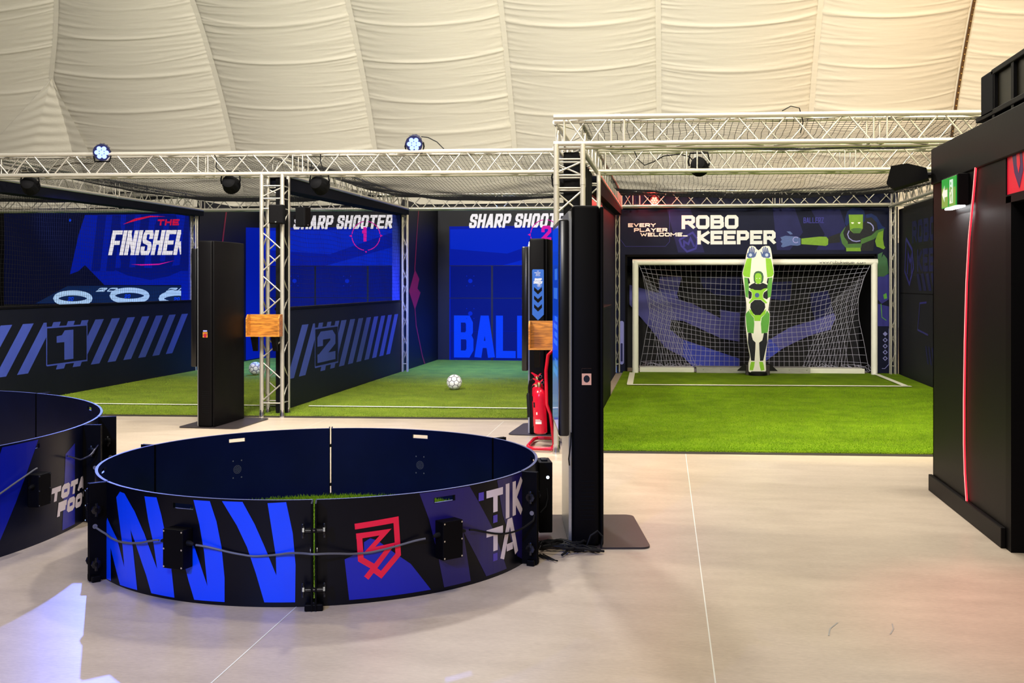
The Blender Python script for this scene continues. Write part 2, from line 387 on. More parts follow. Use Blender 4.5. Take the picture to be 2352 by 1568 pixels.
def ribbon(pts, t, closed=False):
    P = [Vector(p) for p in pts]; k = len(P); L = []; Rr = []
    for i in range(k):
        d0 = (P[i]-P[i-1]).normalized() if (i > 0 or closed) else None
        d1 = (P[(i+1) % k]-P[i]).normalized() if (i < k-1 or closed) else None
        if d0 is None: d0 = d1
        if d1 is None: d1 = d0
        n0 = Vector((-d0.y, d0.x)); n1 = Vector((-d1.y, d1.x)); m = n0+n1
        if m.length < 1e-4: m = n0.copy()
        m.normalize(); c = max(0.42, m.dot(n1)); m = m*(t/2/c)
        L.append(P[i]+m); Rr.append(P[i]-m)
    out = []
    for i in range(k if closed else k-1):
        j = (i+1) % k
        out.append([L[i][:], Rr[i][:], Rr[j][:], L[j][:]])
    return out

def text(s, h, wd, t, gap, shear=0.0, x0=0.0, z0=0.0):
    polys = []; x = x0
    for ch in s:
        if ch == ' ': x += wd*0.45; continue
        wch = max(t, wd*WF[ch]) if ch in WF else wd
        st = LT[ch]; closed = st[0] == 'c'
        for pl in (st[1:] if closed else st):
            q = []; ts = t
            if pl[0] == 't': ts = t*pl[1]; pl = pl[2:]
            for px, pz in pl:
                q.append((x+t/2+px*(wch-t), t/2+pz*(h-t)))
            # square the open ends out to the full letter height
            if not closed:
                a, b = Vector(q[0]), Vector(q[1]); q[0] = (a+(a-b).normalized()*t/2)[:] if abs((a-b).normalized().y) > .6 else ((a+(a-b).normalized()*t/2)[:])
                a, b = Vector(q[-1]), Vector(q[-2]); q[-1] = (a+(a-b).normalized()*t/2)[:]
            for quad in ribbon(q, ts, closed):
                polys.append([(p[0]+shear*p[1], z0+min(max(p[1], 0 if ch != 'p' else -9), h)) for p in quad])
        x += wch+gap
    return polys, x-gap

def art(parent, name, polys, m, d, plane='xz'):
    g = G()
    up = 1 if (plane == 'xy' or (plane == 'yz' and 0 < d < 1)) else -1
    for i, p in enumerate(polys): g.flat(p, d+up*0.00006*(i % 8), plane)
    return g.build(name, m, parent, fix=False)

def circle(cx, cz, rx, rz=None, n=28, a0=0, a1=360):
    rz = rx if rz is None else rz
    return [(cx+rx*math.cos(R_(a0+(a1-a0)*i/n)), cz+rz*math.sin(R_(a0+(a1-a0)*i/n))) for i in range(n + (0 if a1-a0 == 360 else 1))]

def arc_band(cx, cz, rx, rz, t, a0, a1, n=24):
    return ribbon(circle(cx, cz, rx, rz, n, a0, a1), t, False) if a1-a0 < 360 else ribbon(circle(cx, cz, rx, rz, n), t, True)

def ribs(lines, t): 
    out = []
    for l in lines: out += ribbon(l, t)
    return out

UNIT = {}
def unit_cyl(r, m):
    k = (r, m.name)
    if k not in UNIT:
        me = bpy.data.meshes.new('brace'); g = G(); n = 6
        g.add([(r*math.cos(2*PI*j/n), r*math.sin(2*PI*j/n), z) for z in (0, 1) for j in range(n)], [(j, (j+1) % n, n+(j+1) % n, n+j) for j in range(n)])
        me.from_pydata(g.v, [], g.f); me.materials.append(m); me.polygons.foreach_set('use_smooth', [True]*n)
        UNIT[k] = me
    return UNIT[k]

def rod(parent, name, a, b, r, m):
    a = Vector(a); b = Vector(b); d = b-a
    o = bpy.data.objects.new(name, unit_cyl(r, m)); COL.objects.link(o); o.parent = parent
    q = d.to_track_quat('Z', 'Y').to_matrix().to_4x4()
    o.matrix_local = Matrix.Translation(a) @ q @ Matrix.Diagonal((1, 1, d.length, 1))
    return o

def truss(name, label, p0, p1, size=0.25, r=0.025, up=(0, 0, 1), pitch=0.25, pitch2=0.5, frames=(), br=0.009, cat='truss', group=None, plates=False, mt=None, trim=0.1):
    p0 = Vector(p0); p1 = Vector(p1); X = (p1-p0); Ln = X.length; X.normalize()
    U = Vector(up); Z = (U-X*U.dot(X)).normalized(); Y = Z.cross(X)
    mw = Matrix(((X.x, Y.x, Z.x, p0.x), (X.y, Y.y, Z.y, p0.y), (X.z, Y.z, Z.z, p0.z), (0, 0, 0, 1)))
    e = bpy.data.objects.new(name, None); e.empty_display_size = 0.1; COL.objects.link(e); e.matrix_world = mw
    tag(e, label, cat, group); h = size/2; ma = mt or M['alu']
    for sy in (-1, 1):
        for sz in (-1, 1):
            g = G().tube([(0, sy*h, sz*h), (Ln, sy*h, sz*h)], r, 10)
            for fx in frames:      # coupler collars at the segment joints
                g.tube([(fx-0.03, sy*h, sz*h), (fx+0.03, sy*h, sz*h)], r*1.12, 10)
            g.build('chord', ma, e, smooth=True)
    mb = M['alu_brace'] if mt is None else mt
    def zig(fn, pt, x0, x1, ph):
        k = max(1, round((x1-x0)/pt)); s = (x1-x0)/k
        for i in range(k):
            a, b = (1, -1) if (i+ph) % 2 == 0 else (-1, 1)
            rod(e, 'brace', fn(x0+i*s+0.02, a*h), fn(x0+(i+1)*s-0.02, b*h), br, mb)
    cuts = [trim]+sorted(frames)+[Ln-trim]
    for c0, c1 in zip(cuts[:-1], cuts[1:]):
        a = c0+(0.06 if c0 in frames else 0); b = c1-(0.06 if c1 in frames else 0)
        if b-a < 0.15: continue
        zig(lambda x, q: (x, -h, q), pitch, a, b, 0); zig(lambda x, q: (x, h, q), pitch, a, b, 1)
        zig(lambda x, q: (x, q, h), pitch2, a, b, 0); zig(lambda x, q: (x, q, -h), pitch2, a, b, 1)
    fr = []
    for fx in list(frames): fr += [fx-0.06, fx+0.06]
    fr += [trim, Ln-trim]
    for fx in fr:
        for sy in (-1, 1): rod(e, 'strut', (fx, sy*h, -h), (fx, sy*h, h), br, mb)
        if not plates: rod(e, 'strut', (fx, -h, -h), (fx, h, -h), br, mb)
        else:
            for sz in (-1, 1): rod(e, 'strut', (fx, -h, sz*h), (fx, h, sz*h), br, mb)
    return e

# ---------------------------------------------------------------- setting: floor, tent, walls
fl = G()
fl.add([(-30, -6, 0), (12, -6, 0), (12, 40, 0), (-30, 40, 0), (-30, -6, -.1), (12, -6, -.1), (12, 40, -.1), (-30, 40, -.1)],
       [(0, 1, 2, 3), (7, 6, 5, 4), (0, 4, 5, 1), (1, 5, 6, 2), (2, 6, 7, 3), (3, 7, 4, 0)])
floor = tag(fl.build('floor', M['floor']), kind='structure')
def seam(a, b, wdt=0.006):
    a = Vector(a); b = Vector(b); d = (b-a).normalized(); n = Vector((-d.y, d.x))*wdt/2
    g = G().add([(*(a+n), .0012), (*(a-n), .0012), (*(b-n), .0012), (*(b+n), .0012)], [(0, 1, 2, 3)])
    g.build('weld_seam', M['offwhite'], floor)
seam((0.14, 10.2), (0.19, 2.5)); seam((-1.91, 12.2), (-1.80, 2.5)); seam((-4.0, 12.2), (-3.9, 2.5), .004)
# faint scuff marks
for pts in ([(0.78, 5.2), (0.73, 5.1), (0.71, 5.0)], [(1.03, 5.22), (1.02, 5.14), (0.99, 5.06)]):
    art(floor, 'scuff_mark', ribs([pts], 0.006), M['grey'], 0.0014, 'xy')

def tent():
    prof = [(26.0, 2.4), (25.6, 3.6), (25.0, 4.9), (24.2, 6.2), (23.0, 7.7), (21.5, 9.1), (19.0, 10.8), (15.5, 12.2)]
    ys = np.array([p[0] for p in prof]); zs = np.array([p[1] for p in prof])
    ds = np.r_[0, np.cumsum(np.hypot(np.diff(ys), np.diff(zs)))]
    fine = np.linspace(0, ds[-1], 400)
    def smooth(a):
        b = np.interp(fine, ds, a); k = np.ones(41)/41
        return np.convolve(np.pad(b, 20, mode='edge'), k, 'valid')
    ny, nz_ = smooth(ys), smooth(zs)
    vmax = 9.6; nv = 640
    v = np.linspace(0.0, vmax, nv); Y0 = np.interp(v, fine, ny); Z0 = np.interp(v, fine, nz_)
    ty = np.gradient(Y0, v); tz = np.gradient(Z0, v); nY = -tz; nZ = ty   # inward (towards the hall) normal
    l = np.hypot(nY, nZ); nY, nZ = nY/l, nZ/l
    seams = [-26.0, -22.4, -18.9, -14.8, -10.62, -7.05, -3.65, -0.26, 3.12, 6.18, 9.4, 12.8]
    def sx(k, vq):
        base = seams[k]+0*np.asarray(vq, float)
        if k in (1, 2, 3): base = base+np.clip((np.interp(vq, v, Z0)-6.57)*0.62, 0, 3)
        return base
    nu = 56; strips = []
    for k in range(len(seams)-1):
        x0, x1 = sx(k, v)[None, :], sx(k+1, v)[None, :]; wd = x1-x0
        u = np.linspace(0, 1, nu); U, V = np.meshgrid(u, v, indexing='ij')
        bulge = 0.40*np.sin(PI*U)**0.75
        bulge *= np.where(V < 0.1, V/0.1, 1)
        D = bulge.copy()
        edge = np.minimum(U, 1-U)
        vv = 0.3
        while vv < vmax-0.1:                                   # long folds from seam to seam
            a = rng.uniform(.020, .034); wv = rng.uniform(.035, .055); sl = rng.uniform(-.12, .12)
            uc = rng.uniform(.35, .65); fad = np.clip(1.15-0.35*np.abs(U-uc)*2, 0.2, 1)
            c = vv+sl*(U-.5)
            t = (V-c)/wv
            D += a*fad*np.exp(-t*t)*(edge > 0.004)
            vv += rng.uniform(.75, 1.25)
        for side in (0, 1):                                     # short gathers beside the seams
            e = U if side == 0 else 1-U
            vv = 0.15
            while vv < vmax-0.05:
                a = rng.uniform(.006, .020); wv = rng.uniform(.022, .05); ln = rng.uniform(.10, .42)
                c = vv+rng.uniform(-.28, .28)*e
                t = (V-c)/wv
                D += a*np.exp(-(e/ln)**2)*np.exp(-t*t)*np.clip(e/0.02, 0, 1)
                vv += rng.uniform(.06, .19)
        X = x0+wd*U
        Y = Y0[None, :]+nY[None, :]*D; Z = Z0[None, :]+nZ[None, :]*D
        strips.append((X, Y, Z))
    nvt = sum(s[0].size for s in strips); co = np.zeros((nvt, 3)); faces = []; off = 0
    for X, Y, Z in strips:
        n = X.size; co[off:off+n, 0] = X.ravel(); co[off:off+n, 1] = Y.ravel(); co[off:off+n, 2] = Z.ravel()
        i, j = np.meshgrid(np.arange(nu-1), np.arange(nv-1), indexing='ij')
        a = off+i*nv+j
        faces.append(np.stack([a, a+nv, a+nv+1, a+1], -1).reshape(-1, 4)); off += n
    F = np.concatenate(faces)
    me = bpy.data.meshes.new('ceiling'); me.vertices.add(nvt); me.vertices.foreach_set('co', co.ravel())
    me.loops.add(F.size); me.loops.foreach_set('vertex_index', F.ravel().astype(np.int32))
    me.polygons.add(len(F)); me.polygons.foreach_set('loop_start', np.arange(0, F.size, 4, dtype=np.int32))
    me.polygons.foreach_set('use_smooth', [True]*len(F)); me.update(calc_edges=True); me.validate()
    me.materials.append(M['tent'])
    o = link(bpy.data.objects.new('ceiling', me)); tag(o, kind='structure')
    # seam tapes
    for k in range(len(seams)-2):
        g = G(); idx = range(0, nv, 6); wd = 0.058; xs = sx(k+1, v)
        vs = []
        for i in idx:
            vs += [(xs[i]-wd, Y0[i]+nY[i]*0.06, Z0[i]+nZ[i]*0.06), (xs[i]+wd, Y0[i]+nY[i]*0.06, Z0[i]+nZ[i]*0.06)]
        n = len(vs)//2
        g.add(vs, [(2*i, 2*i+1, 2*i+3, 2*i+2) for i in range(n-1)])
        g.build('seam_tape', M['tent'], o, smooth=True, fix=False)
        if k == 8:                                             # the one with open brown lacing
            x = seams[9]; g = G(); vs = []
            for i in idx: vs += [(x-.035, Y0[i]+nY[i]*0.11, Z0[i]+nZ[i]*0.11), (x+.03, Y0[i]+nY[i]*0.11, Z0[i]+nZ[i]*0.11)]
            g.add(vs, [(2*i, 2*i+1, 2*i+3, 2*i+2) for i in range(n-1)])
            g.build('lacing_strip', M['lacing'], o, fix=False)
            g = G()
            for i in range(0, nv, 10): g.box(x-.012, x+.012, Y0[i]+nY[i]*.13-.01, Y0[i]+nY[i]*.13+.01, Z0[i]+nZ[i]*.13-.014, Z0[i]+nZ[i]*.13+.014)
            tag(g.build('lacing_eyelet', M['brass'], o), kind='stuff')
    # triangular gusset at the left where two ropes spread from one point
    def P(x, vq, d):
        return (x, float(np.interp(vq, v, Y0)+np.interp(vq, v, nY)*d), float(np.interp(vq, v, Z0)+np.interp(vq, v, nZ)*d))
    ax, av = -14.8, float(np.interp(6.57, Z0, v))
    bm_v = []; nn = 40; rows = 60
    for r in range(rows+1):
        t = r/rows; vq = av-t*2.2
        xl = ax-2.7*t; xr = ax+0.55*t
        for i in range(nn+1):
            uu = i/nn; x = xl+(xr-xl)*uu
            kk = 2 if x < ax else 3; d = 0.06+0.40*math.sin(PI*min(1, max(0, (x-seams[kk])/(seams[kk+1]-seams[kk]))))**0.75+0.22*t*(1-abs(2*uu-1)**1.4)+0.022*math.sin(vq*26+5*abs(2*uu-1))*(0.25+0.75*math.exp(-((uu-.5)/.28)**2))
            bm_v.append(P(x, vq, d))
    g = G().add(bm_v, [(r*(nn+1)+i, r*(nn+1)+i+1, (r+1)*(nn+1)+i+1, (r+1)*(nn+1)+i) for r in range(rows) for i in range(nn)])
    g.build('gusset', M['tent'], o, smooth=True, fix=False)
tent()

# ---- lines of the layout
def FL(x): return 12.15+0.077*(x+4.84)            # front face of the left structure
def FR(x): return 9.95+0.077*(x+1.07)             # front face of the goalkeeper bay
def BL(x): return 18.45+0.066*(x+4.66)            # back truss line of the left bays
def BR(x): return 18.95+0.055*(x+0.95)
DX = [-12.20, -8.45, -4.72]                       # dividers between the shooting bays

# ---- black cabin on the right (wall, fascia, doorway)
wr = G()
wr.prism([(6.80, 0), (8.60, 0), (8.60, 2.36), (6.80, 2.36)], 2.0, 2.10, 'yz')
wr.prism([(4.2, 2.12), (6.8, 2.12), (6.8, 2.36), (4.2, 2.36)], 2.02, 2.10, 'yz')
wr.box(2.0, 5.2, 8.58, 8.60, 0, 2.6)
wr.box(2.10, 5.2, 4.2, 8.58, 2.42, 2.60)
wall_right = tag(wr.build('wall_right', M['blackwall']), kind='structure')
tag(G().rbox(1.985, 2.12, 4.2, 8.60, 2.355, 2.63, .006).build('trim_1', M['blackwall']), kind='structure')
tag(G().rbox(1.972, 2.0, 6.80, 8.63, 0, 0.125, .004).build('baseboard_right', M['blackwall']), kind='structure')
dr = G().box(2.0, 2.10, 6.70, 6.80, 0, 2.12).box(2.0, 2.10, 4.2, 4.3, 0, 2.12).box(2.0, 2.10, 4.2, 6.8, 2.08, 2.13)
door = tag(dr.build('door_1', M['black']), kind='structure')
G().box(2.5, 2.52, 4.2, 6.8, 0, 2.1).build('dark_passage', M['black_matt'], door)
# red print over the doorway
pr = G().box(2.008, 2.02, 4.3, 6.80, 2.13, 2.355).build('over_door_panel', M['red'])
tag(pr, 'red printed panel with dark purple spike shapes above the black doorway', 'sign panel')
art(pr, 'spike_graphic', [[(6.70, 2.355), (6.52, 2.355), (6.50, 2.25), (6.57, 2.15), (6.66, 2.25)], [(6.2, 2.355), (5.9, 2.355), (6.0, 2.15), (6.1, 2.25)]], M['ringpurple'], 2.0065, 'yz')
art(pr, 'inner_spike', [[(6.62, 2.355), (6.56, 2.355), (6.55, 2.29), (6.58, 2.24), (6.61, 2.29)]], M['red'], 2.0055, 'yz')

# LED line on the cabin wall
pts = [(1.988, y-.05, z) for y, z in ((7.44, 2.36), (7.49, 2.2), (7.60, 1.9), (7.66, 1.6), (7.70, 1.2), (7.72, .8), (7.72, .5), (7.70, .3), (7.65, .1))]
led = tag(G().tube(pts, .0065, 8).build('led_strip', M['led_red'], smooth=True), 'glowing red light strip running down the black cabin wall', 'light strip')
G().tube([(p[0]-.0055, p[1], p[2]) for p in pts], .0035, 6).build('led_core', M['led_core'], led, smooth=True)

# exit sign
ex = empty('exit_sign', (2.0, 7.80, 2.23), 'green illuminated running man exit sign on black cabin wall', 'exit sign')
G().rbox(-.075, 0, -.21, .21, -.10, .115, .006).build('housing', M['black'], ex)
for y0, y1, nm in ((.015, .195, 'arrow_panel'), (-.185, -.01, 'figure_panel')):
    pn = G().rbox(-.083, -.074, y0, y1, -.10, .105, .003).build(nm, M['exitgreen'], ex)
    if nm == 'arrow_panel':
        art(pn, 'arrow', [[(.175, 0), (.105, .06), (.105, .025), (.03, .025), (.03, -.025), (.105, -.025), (.105, -.06)]], M['exitwhite'], -.0845, 'yz')
    else:
        art(pn, 'doorway_symbol', [[(-.03, -.08), (-.03, .085), (-.12, .085), (-.12, -.08)]], M['exitwhite'], -.0845, 'yz')
        art(pn, 'running_figure', ribs([[(-.10, -.075), (-.085, -.03), (-.07, .005), (-.07, .035)], [(-.05, -.06), (-.06, -.03), (-.085, -.01)], [(-.045, .0), (-.06, .03), (-.095, .02)]], .014)+[circle(-.07, .058, .012, n=10)], M['exitgreen'], -.0855, 'yz')
G().rbox(-.07, -.02, -.19, .16, -.112, -.100, .003).build('downlight', M['emergency'], ex)
L = lamp('sign_downlight', 'AREA', (0, 0, 0), (0, 0, -1), 9.0, (1, 1, 1), .05, sizey=.3); L.parent = ex; L.location = (-.055, -.02, -.116); L.rotation_euler = (0, R_(30), 0)

# balustrade on the cabin roof
rl = empty('roof_balustrade', (2.05, 6.9, 2.63), 'black framed balustrade with smoked panels on the cabin roof', 'balustrade')
for y in (.24, -.14, -.55, -1.4, -2.3): G().box(-.025, .025, y-.025, y+.025, 0, .32).build('post', M['black'], rl)
for z in (.055, .31): G().rbox(-.03, .03, -2.4, .27 if z > .1 else .62, z-.018, z+.018, .005).build('rail', M['black'], rl)
for y0, y1 in ((-.115, .215), (-.525, -.165), (-1.375, -.575), (-2.275, -1.425)): G().box(-.005, .005, y0, y1, .075, .292).build('smoked_panel', M['smoked'], rl)
rb = G().rbox(2.02, 2.3, 7.13, 7.40, 2.68, 2.955, .01).rbox(2.05, 2.25, 7.17, 7.36, 2.63, 2.69, .005)
tag(rb.build('roof_speaker', M['black_matt']), 'plain black box standing at the end of the roof balustrade', 'equipment box')

# loudspeaker on the cabin corner
sp = empty('wall_speaker', (1.845, 8.66, 2.435), 'black wedge loudspeaker on a bracket at the cabin corner', 'speaker', rotz=R_(-14))
g = G().prism([(-.17, -.065), (-.135, .07), (-.02, .085), (.12, .045), (.135, -.035), (-.12, -.105)], -.12, .12)
g.build('cabinet', M['black_matt'], sp)
G().prism([(-.166, -.062), (-.134, .062), (-.126, .06), (-.158, -.064)], -.11, .11).build('grille', M['black'], sp)
G().tube([(.12, 0, 0), (.20, 0, .0)], .022, 8).box(.17, .215, -.03, .03, -.06, .06).build('bracket', M['black'], sp)

# ---- back wall of the shooting bays
def bay_wall(x0, x1, nm):
    g = G().box(x0, x1, 21.45, 21.6, 0, 3.22)
    return tag(g.build(nm, M['black_matt']), kind='structure')
wall_back = bay_wall(-16.5, -0.85, 'wall_back')

def shooter_wall(ox, num, rx0):
    # ox: left end of this bay; printed board with three columns of panels and a projected game above
    e = empty('target_wall', (ox, 21.44, 0), {1: 'blue target wall of the middle bay with a pink sight around 1', 2: 'blue target wall of the bay beside the metal column with a pink sight around 2'}[num], 'target wall', group='target walls')
    G().box(.06, 3.78, -.02, .0, 0, 3.2).build('backing_board', M['navy'], e)
    art(e, 'projection', [[(rx0, 0.0), (3.62, 0.0), (3.62, 2.76), (rx0, 2.76)]], M['proj_blue_lo' if 0 else 'proj_blue'], -.022)
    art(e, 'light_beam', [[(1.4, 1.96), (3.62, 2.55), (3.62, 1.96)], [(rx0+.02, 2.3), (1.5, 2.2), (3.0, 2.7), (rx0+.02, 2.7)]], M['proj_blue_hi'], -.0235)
    for i in range(3):
        for k, (z0, z1) in enumerate(((0.02, .62), (.63, 1.29), (1.30, 1.95))):
            x0 = .08+i*1.13
            G().rbox(x0+.25 if i == 0 and num == 2 else x0, x0+1.09, -.035, -.02, z0, z1, .004, 1).build('target_panel', M['proj_blue_lo'], e)
            sx = x0+.66 if i == 0 else x0+.67
            if k:
                sg = G().lathe([(.045, 0), (.045, .004)], 14, (sx, -.040, (z0+z1)/2+.02), 'y')
                for qx in (-.075, .075):
                    for qz in (-.10, .10): sg.lathe([(.010, 0), (.010, .004)], 6, (sx+qx, -.040, (z0+z1)/2+.02+qz), 'y')
                sg.build('impact_sensor', M['proj_blue_hi'], e)
    art(e, 'panel_joint', [[(x-.02, .02), (x+.02, .02), (x+.02, 1.95), (x-.02, 1.95)] for x in (1.19, 2.32, 3.44)]+[[(rx0, z-.006), (3.6, z-.006), (3.6, z+.006), (rx0, z+.006)] for z in (1.295, 1.955)], M['navy'], -.0362)
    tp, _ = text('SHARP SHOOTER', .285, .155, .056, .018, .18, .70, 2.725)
    art(e, 'title_lettering', tp, M['glow_white'], -.026)  # printed letters; the bright white light on them is put in as emission
    art(e, 'sight', sum([arc_band(2.28+.0, 2.58, .30, .30, .016, a, a+74) for a in (8, 98, 188, 278)], [])+[[(2.28+dx-.02, 2.58+dz-.02), (2.28+dx+.02, 2.58+dz-.02), (2.28+dx*1.2, 2.58+dz*1.2)] if dx == 0 else [(2.28+dx, 2.55), (2.28+dx*1.2, 2.58), (2.28+dx, 2.61)] for dx, dz in ((.3, 0), (-.3, 0), (0, -.3))], M['proj_pink'], -.0265)
    tp, _ = text(str(num), .30, .20 if num == 2 else .15, .065, 0, .0, 2.20, 2.46)
    art(e, 'numeral', tp, M['proj_pink'], -.0275)
    tp, _ = text('BALLERZ', .86, .405, .145, .03, 0, .40, .08)
    art(e, 'floor_lettering', tp, M['glow_ball'], -.038)  # printed letters too, their blue lighting given as emission
    cx = 1.93
    art(e, 'crest', [[(cx-.05, 1.15), (cx+.05, 1.15), (cx+.05, 1.06), (cx, 1.03), (cx-.05, 1.06)], [(cx+.07, 1.15), (cx+.11, 1.15), (cx+.10, 1.06), (cx+.06, 1.03)]], M['glow_white'], -.0385)
    art(e, 'crest_red', [[(cx-.11, 1.15), (cx-.07, 1.15), (cx-.065, 1.05), (cx-.10, 1.06)]], M['proj_red'], -.0385)
    return e
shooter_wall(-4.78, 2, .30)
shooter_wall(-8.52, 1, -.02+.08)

# ---- finisher bay: big screen
fs = empty('projection_screen', (-14.4, 21.42, 1.14), 'large dark blue game screen with white FINISHER title in the left bay', 'screen')
G().box(0, 4.28, 0, .02, -.05, 2.0).build('backing', M['black_screen'], fs)
art(fs, 'night_field', [[(0, 0), (4.1, 0), (4.1, 1.98), (0, 1.98)]], M['proj_dark'], -.002)
art(fs, 'lit_wall_strip', [[(4.1, .1), (4.27, .1), (4.27, 1.97), (4.1, 1.97)]], M['proj_blue'], -.002)  # blue wall beside the screen, the lamp light on it drawn as glow
art(fs, 'blue_field', [[(1.55, .65), (1.75, 1.5), (1.9, 1.93), (4.1, 1.93), (4.1, .42), (2.35, .42), (1.9, .85), (1.75, .72)]], M['proj_blue'], -.003)
big, _ = text('INISH', 1.2, .52, .2, .14, .12, 2.05, .72)
art(fs, 'ghost_lettering', big, M['proj_blue_lo'], -.004)
art(fs, 'swoosh', [[(2.5, .78), (2.9, .62), (3.4, .53), (3.8, .60), (4.1, .72), (4.1, .85), (3.6, .78), (3.0, .80)]], M['proj_blue_lo'], -.0045)
tp, _ = text('FINISHER', .53, .235, .088, .018, .2, 2.44, 1.06)
tp = [[(min(q[0], 4.1), q[1]) for q in p] for p in tp]
art(fs, 'title_lettering', tp, M['glow_white'], -.006)
tp, _ = text('THE', .13, .15, .036, .02, .12, 3.56, 1.69)
art(fs, 'small_lettering', tp, M['proj_red'], -.006)
art(fs, 'upper_swoosh', [[(2.78, 1.72), (3.05, 1.84), (3.4, 1.90), (3.75, 1.88), (3.4, 1.87), (3.1, 1.80)]], M['proj_red'], -.006)
art(fs, 'lower_swoosh', [[(2.96, .865), (3.2, .835), (3.6, .85), (3.95, .94), (3.6, .875), (3.25, .865)]], M['proj_pink'], -.006)
art(fs, 'court', [[(.75, .02), (1.5, .40), (4.1, .40), (4.1, .06)]], M['proj_teal'], -.005)
for cx, cz, s in ((1.62, .13, 1), (2.93, .19, 1), (4.05, .13, 1)):
    art(fs, 'target_ring', [[(min(p[0], 4.1), p[1]) for p in q] for q in arc_band(cx, cz, .40, .12, .11, 0, 360)], M['proj_pale'], -.007)
    art(fs, 'target_number', [[(min(p[0], 4.1), p[1]) for p in q] for q in text('20', .08, .06, .018, .01, .2, cx-.12, cz-.05)[0]], M['glow_ball'], -.0075)
for cx in (2.15, 3.75):
    art(fs, 'score_lettering', [[(min(p[0], 4.1), p[1]) for p in q] for q in text('20', .085, .19, .026, .05, 1.2, cx, .275)[0]], M['proj_pale'], -.007)
art(fs, 'spark', [[(.60+.95, 1.86), (.64+.95, 1.82), (.60+.95, 1.78), (.58+.95, 1.82)]], M['glow_ball'], -.005)

# blue returns, stage lighting mixed into their colour, beside the screens (narrow boards at the end of each divider)
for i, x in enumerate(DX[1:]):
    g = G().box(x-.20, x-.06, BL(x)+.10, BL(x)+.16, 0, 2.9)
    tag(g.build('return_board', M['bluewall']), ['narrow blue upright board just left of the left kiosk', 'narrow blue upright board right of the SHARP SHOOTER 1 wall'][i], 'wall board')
    # dark side wall behind the back column with a red line graphic
    sw = G().box(x-.05, x-.005, BL(x)+.12, 21.40, 0, 3.1).build('side_wall', M['navy'])
    tag(sw, ['dark side wall with red pointed line in the middle bay', 'dark side wall with red pointed line behind the bay numbered 2'][i], 'wall panel')
    y0 = BL(x)
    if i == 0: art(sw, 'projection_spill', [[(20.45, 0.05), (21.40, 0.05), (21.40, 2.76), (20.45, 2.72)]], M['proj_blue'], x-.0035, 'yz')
    art(sw, 'red_line', ribs([[(y0+1.3, 3.0), (y0+1.15, 2.5), (y0+1.0, 1.9), (y0+.95, 1.3), (y0+1.1, .8), (y0+1.6, .2), (y0+1.85, .0)]], .055)+[[(y0+.55, 1.45), (y0+1.0, 1.85), (y0+1.35, 1.68), (y0+1.2, 1.5), (y0+1.45, 1.42), (y0+1.0, 1.1)]], M['redline'], x-.002, 'yz')

# ---- low numbered barriers with nets above
def barrier(x, num, y0, y1):
    e = empty('barrier_wall', (x, y0, 0), 'low navy barrier painted with pale stripes and the numeral %d' % num, 'barrier', group='numbered barriers')
    G().rbox(-.06, 0, 0, y1-y0, .031, 1.265, .004).build('panel', M['navy'], e)
    G().rbox(-.075, .012, -.02, y1-y0+.02, 1.265, 1.30, .006).build('top_rail', M['black'], e)
    P = []
    per, wd, lean = (.472, .24, .60) if num == 1 else (.492, .265, .55)
    ys = [13.44-per*k for k in (2, 1, 0)]+[14.76+per*k for k in range(7)] if num == 1 else [13.65-per*k for k in (1.55, .78, 0)]+[14.93+per*k for k in range(6)]
    bx0, bx1 = (13.51, 14.53) if num == 1 else (13.77, 14.77)
    if num == 2: ys = [13.26, 13.69]+[14.93+.43*k for k in range(8)]; wd = .25
    def clipY(poly, lo, hi):
        bm = bmesh.new(); bm.faces.new([bm.verts.new((p[0], p[1], 0)) for p in poly])
        for c, n in ((lo, -1), (hi, 1)):
            bmesh.ops.bisect_plane(bm, geom=bm.verts[:]+bm.edges[:]+bm.faces[:], plane_co=(c, 0, 0), plane_no=(n, 0, 0), clear_outer=True)
        out = [[(v.co.x, v.co.y) for v in f.verts] for f in bm.faces]; bm.free(); return out
    for yt in ys:
        q = [(yt, 1.06), (yt+wd, 1.06), (yt+wd-lean, .40), (yt-lean, .40)]
        left = yt < bx0+.1
        lo, hi = (y0+.08, bx0) if left else (bx1, y1-.12)
        if left and yt+wd > bx0: hi = bx0
        P += clipY(q, lo, hi)
    P = [[(a-y0, b) for a, b in p] for p in P]
    art(e, 'stripes', P, M['stripe'], .002, 'yz')
    a0, a1 = bx0-y0, bx1-y0
    fr = ribs([[(a0, .47), (a0, .99), (a1, .99), (a1, .47), (a0, .47)]], .022)
    for k in range(3):
        fr += [[(a0+.12+k*.36, 1.0), (a0+.30+k*.36, 1.0), (a0+.34+k*.36, 1.06), (a0+.16+k*.36, 1.06)]]
    for k in range(2): fr += [[(a0+.22+k*.42, .40), (a0+.42+k*.42, .40), (a0+.46+k*.42, .46), (a0+.26+k*.42, .46)]]
    art(e, 'number_frame', fr, M['stripe'], .002, 'yz')
    sq = 1.35 if num == 1 else 2.0; z0 = .52
    tp, _ = text(str(num), .42, .44 if num == 1 else .39, .14 if num == 1 else .115, 0, 0, 0, z0)
    tp = [[(a0+(.22 if num == 1 else .10)+p[0]*sq, p[1]) for p in q] for q in tp]
    if num == 1: tp = [[(y-y0, z) for y, z in ((13.75, .86), (13.88, .87), (13.95, .935), (14.17, .935), (14.17, .52), (13.94, .52), (13.94, .77), (13.75, .77))]]
    art(e, 'numeral', tp, M['stripe'], .002, 'yz')
    return e
barrier(-8.45, 1, FL(-8.45)+.35, BL(-8.45)+.05)
barrier(-4.72, 2, FL(-4.72)+.35, BL(-4.72)+.05)
bb = G().rbox(-.95, -.835, 12.95, 15.12, 0, 1.265, .004)
bo = tag(bb.build('barrier_wall', M['black']), 'plain black barrier end standing on the bright turf behind the big kiosk', 'barrier')
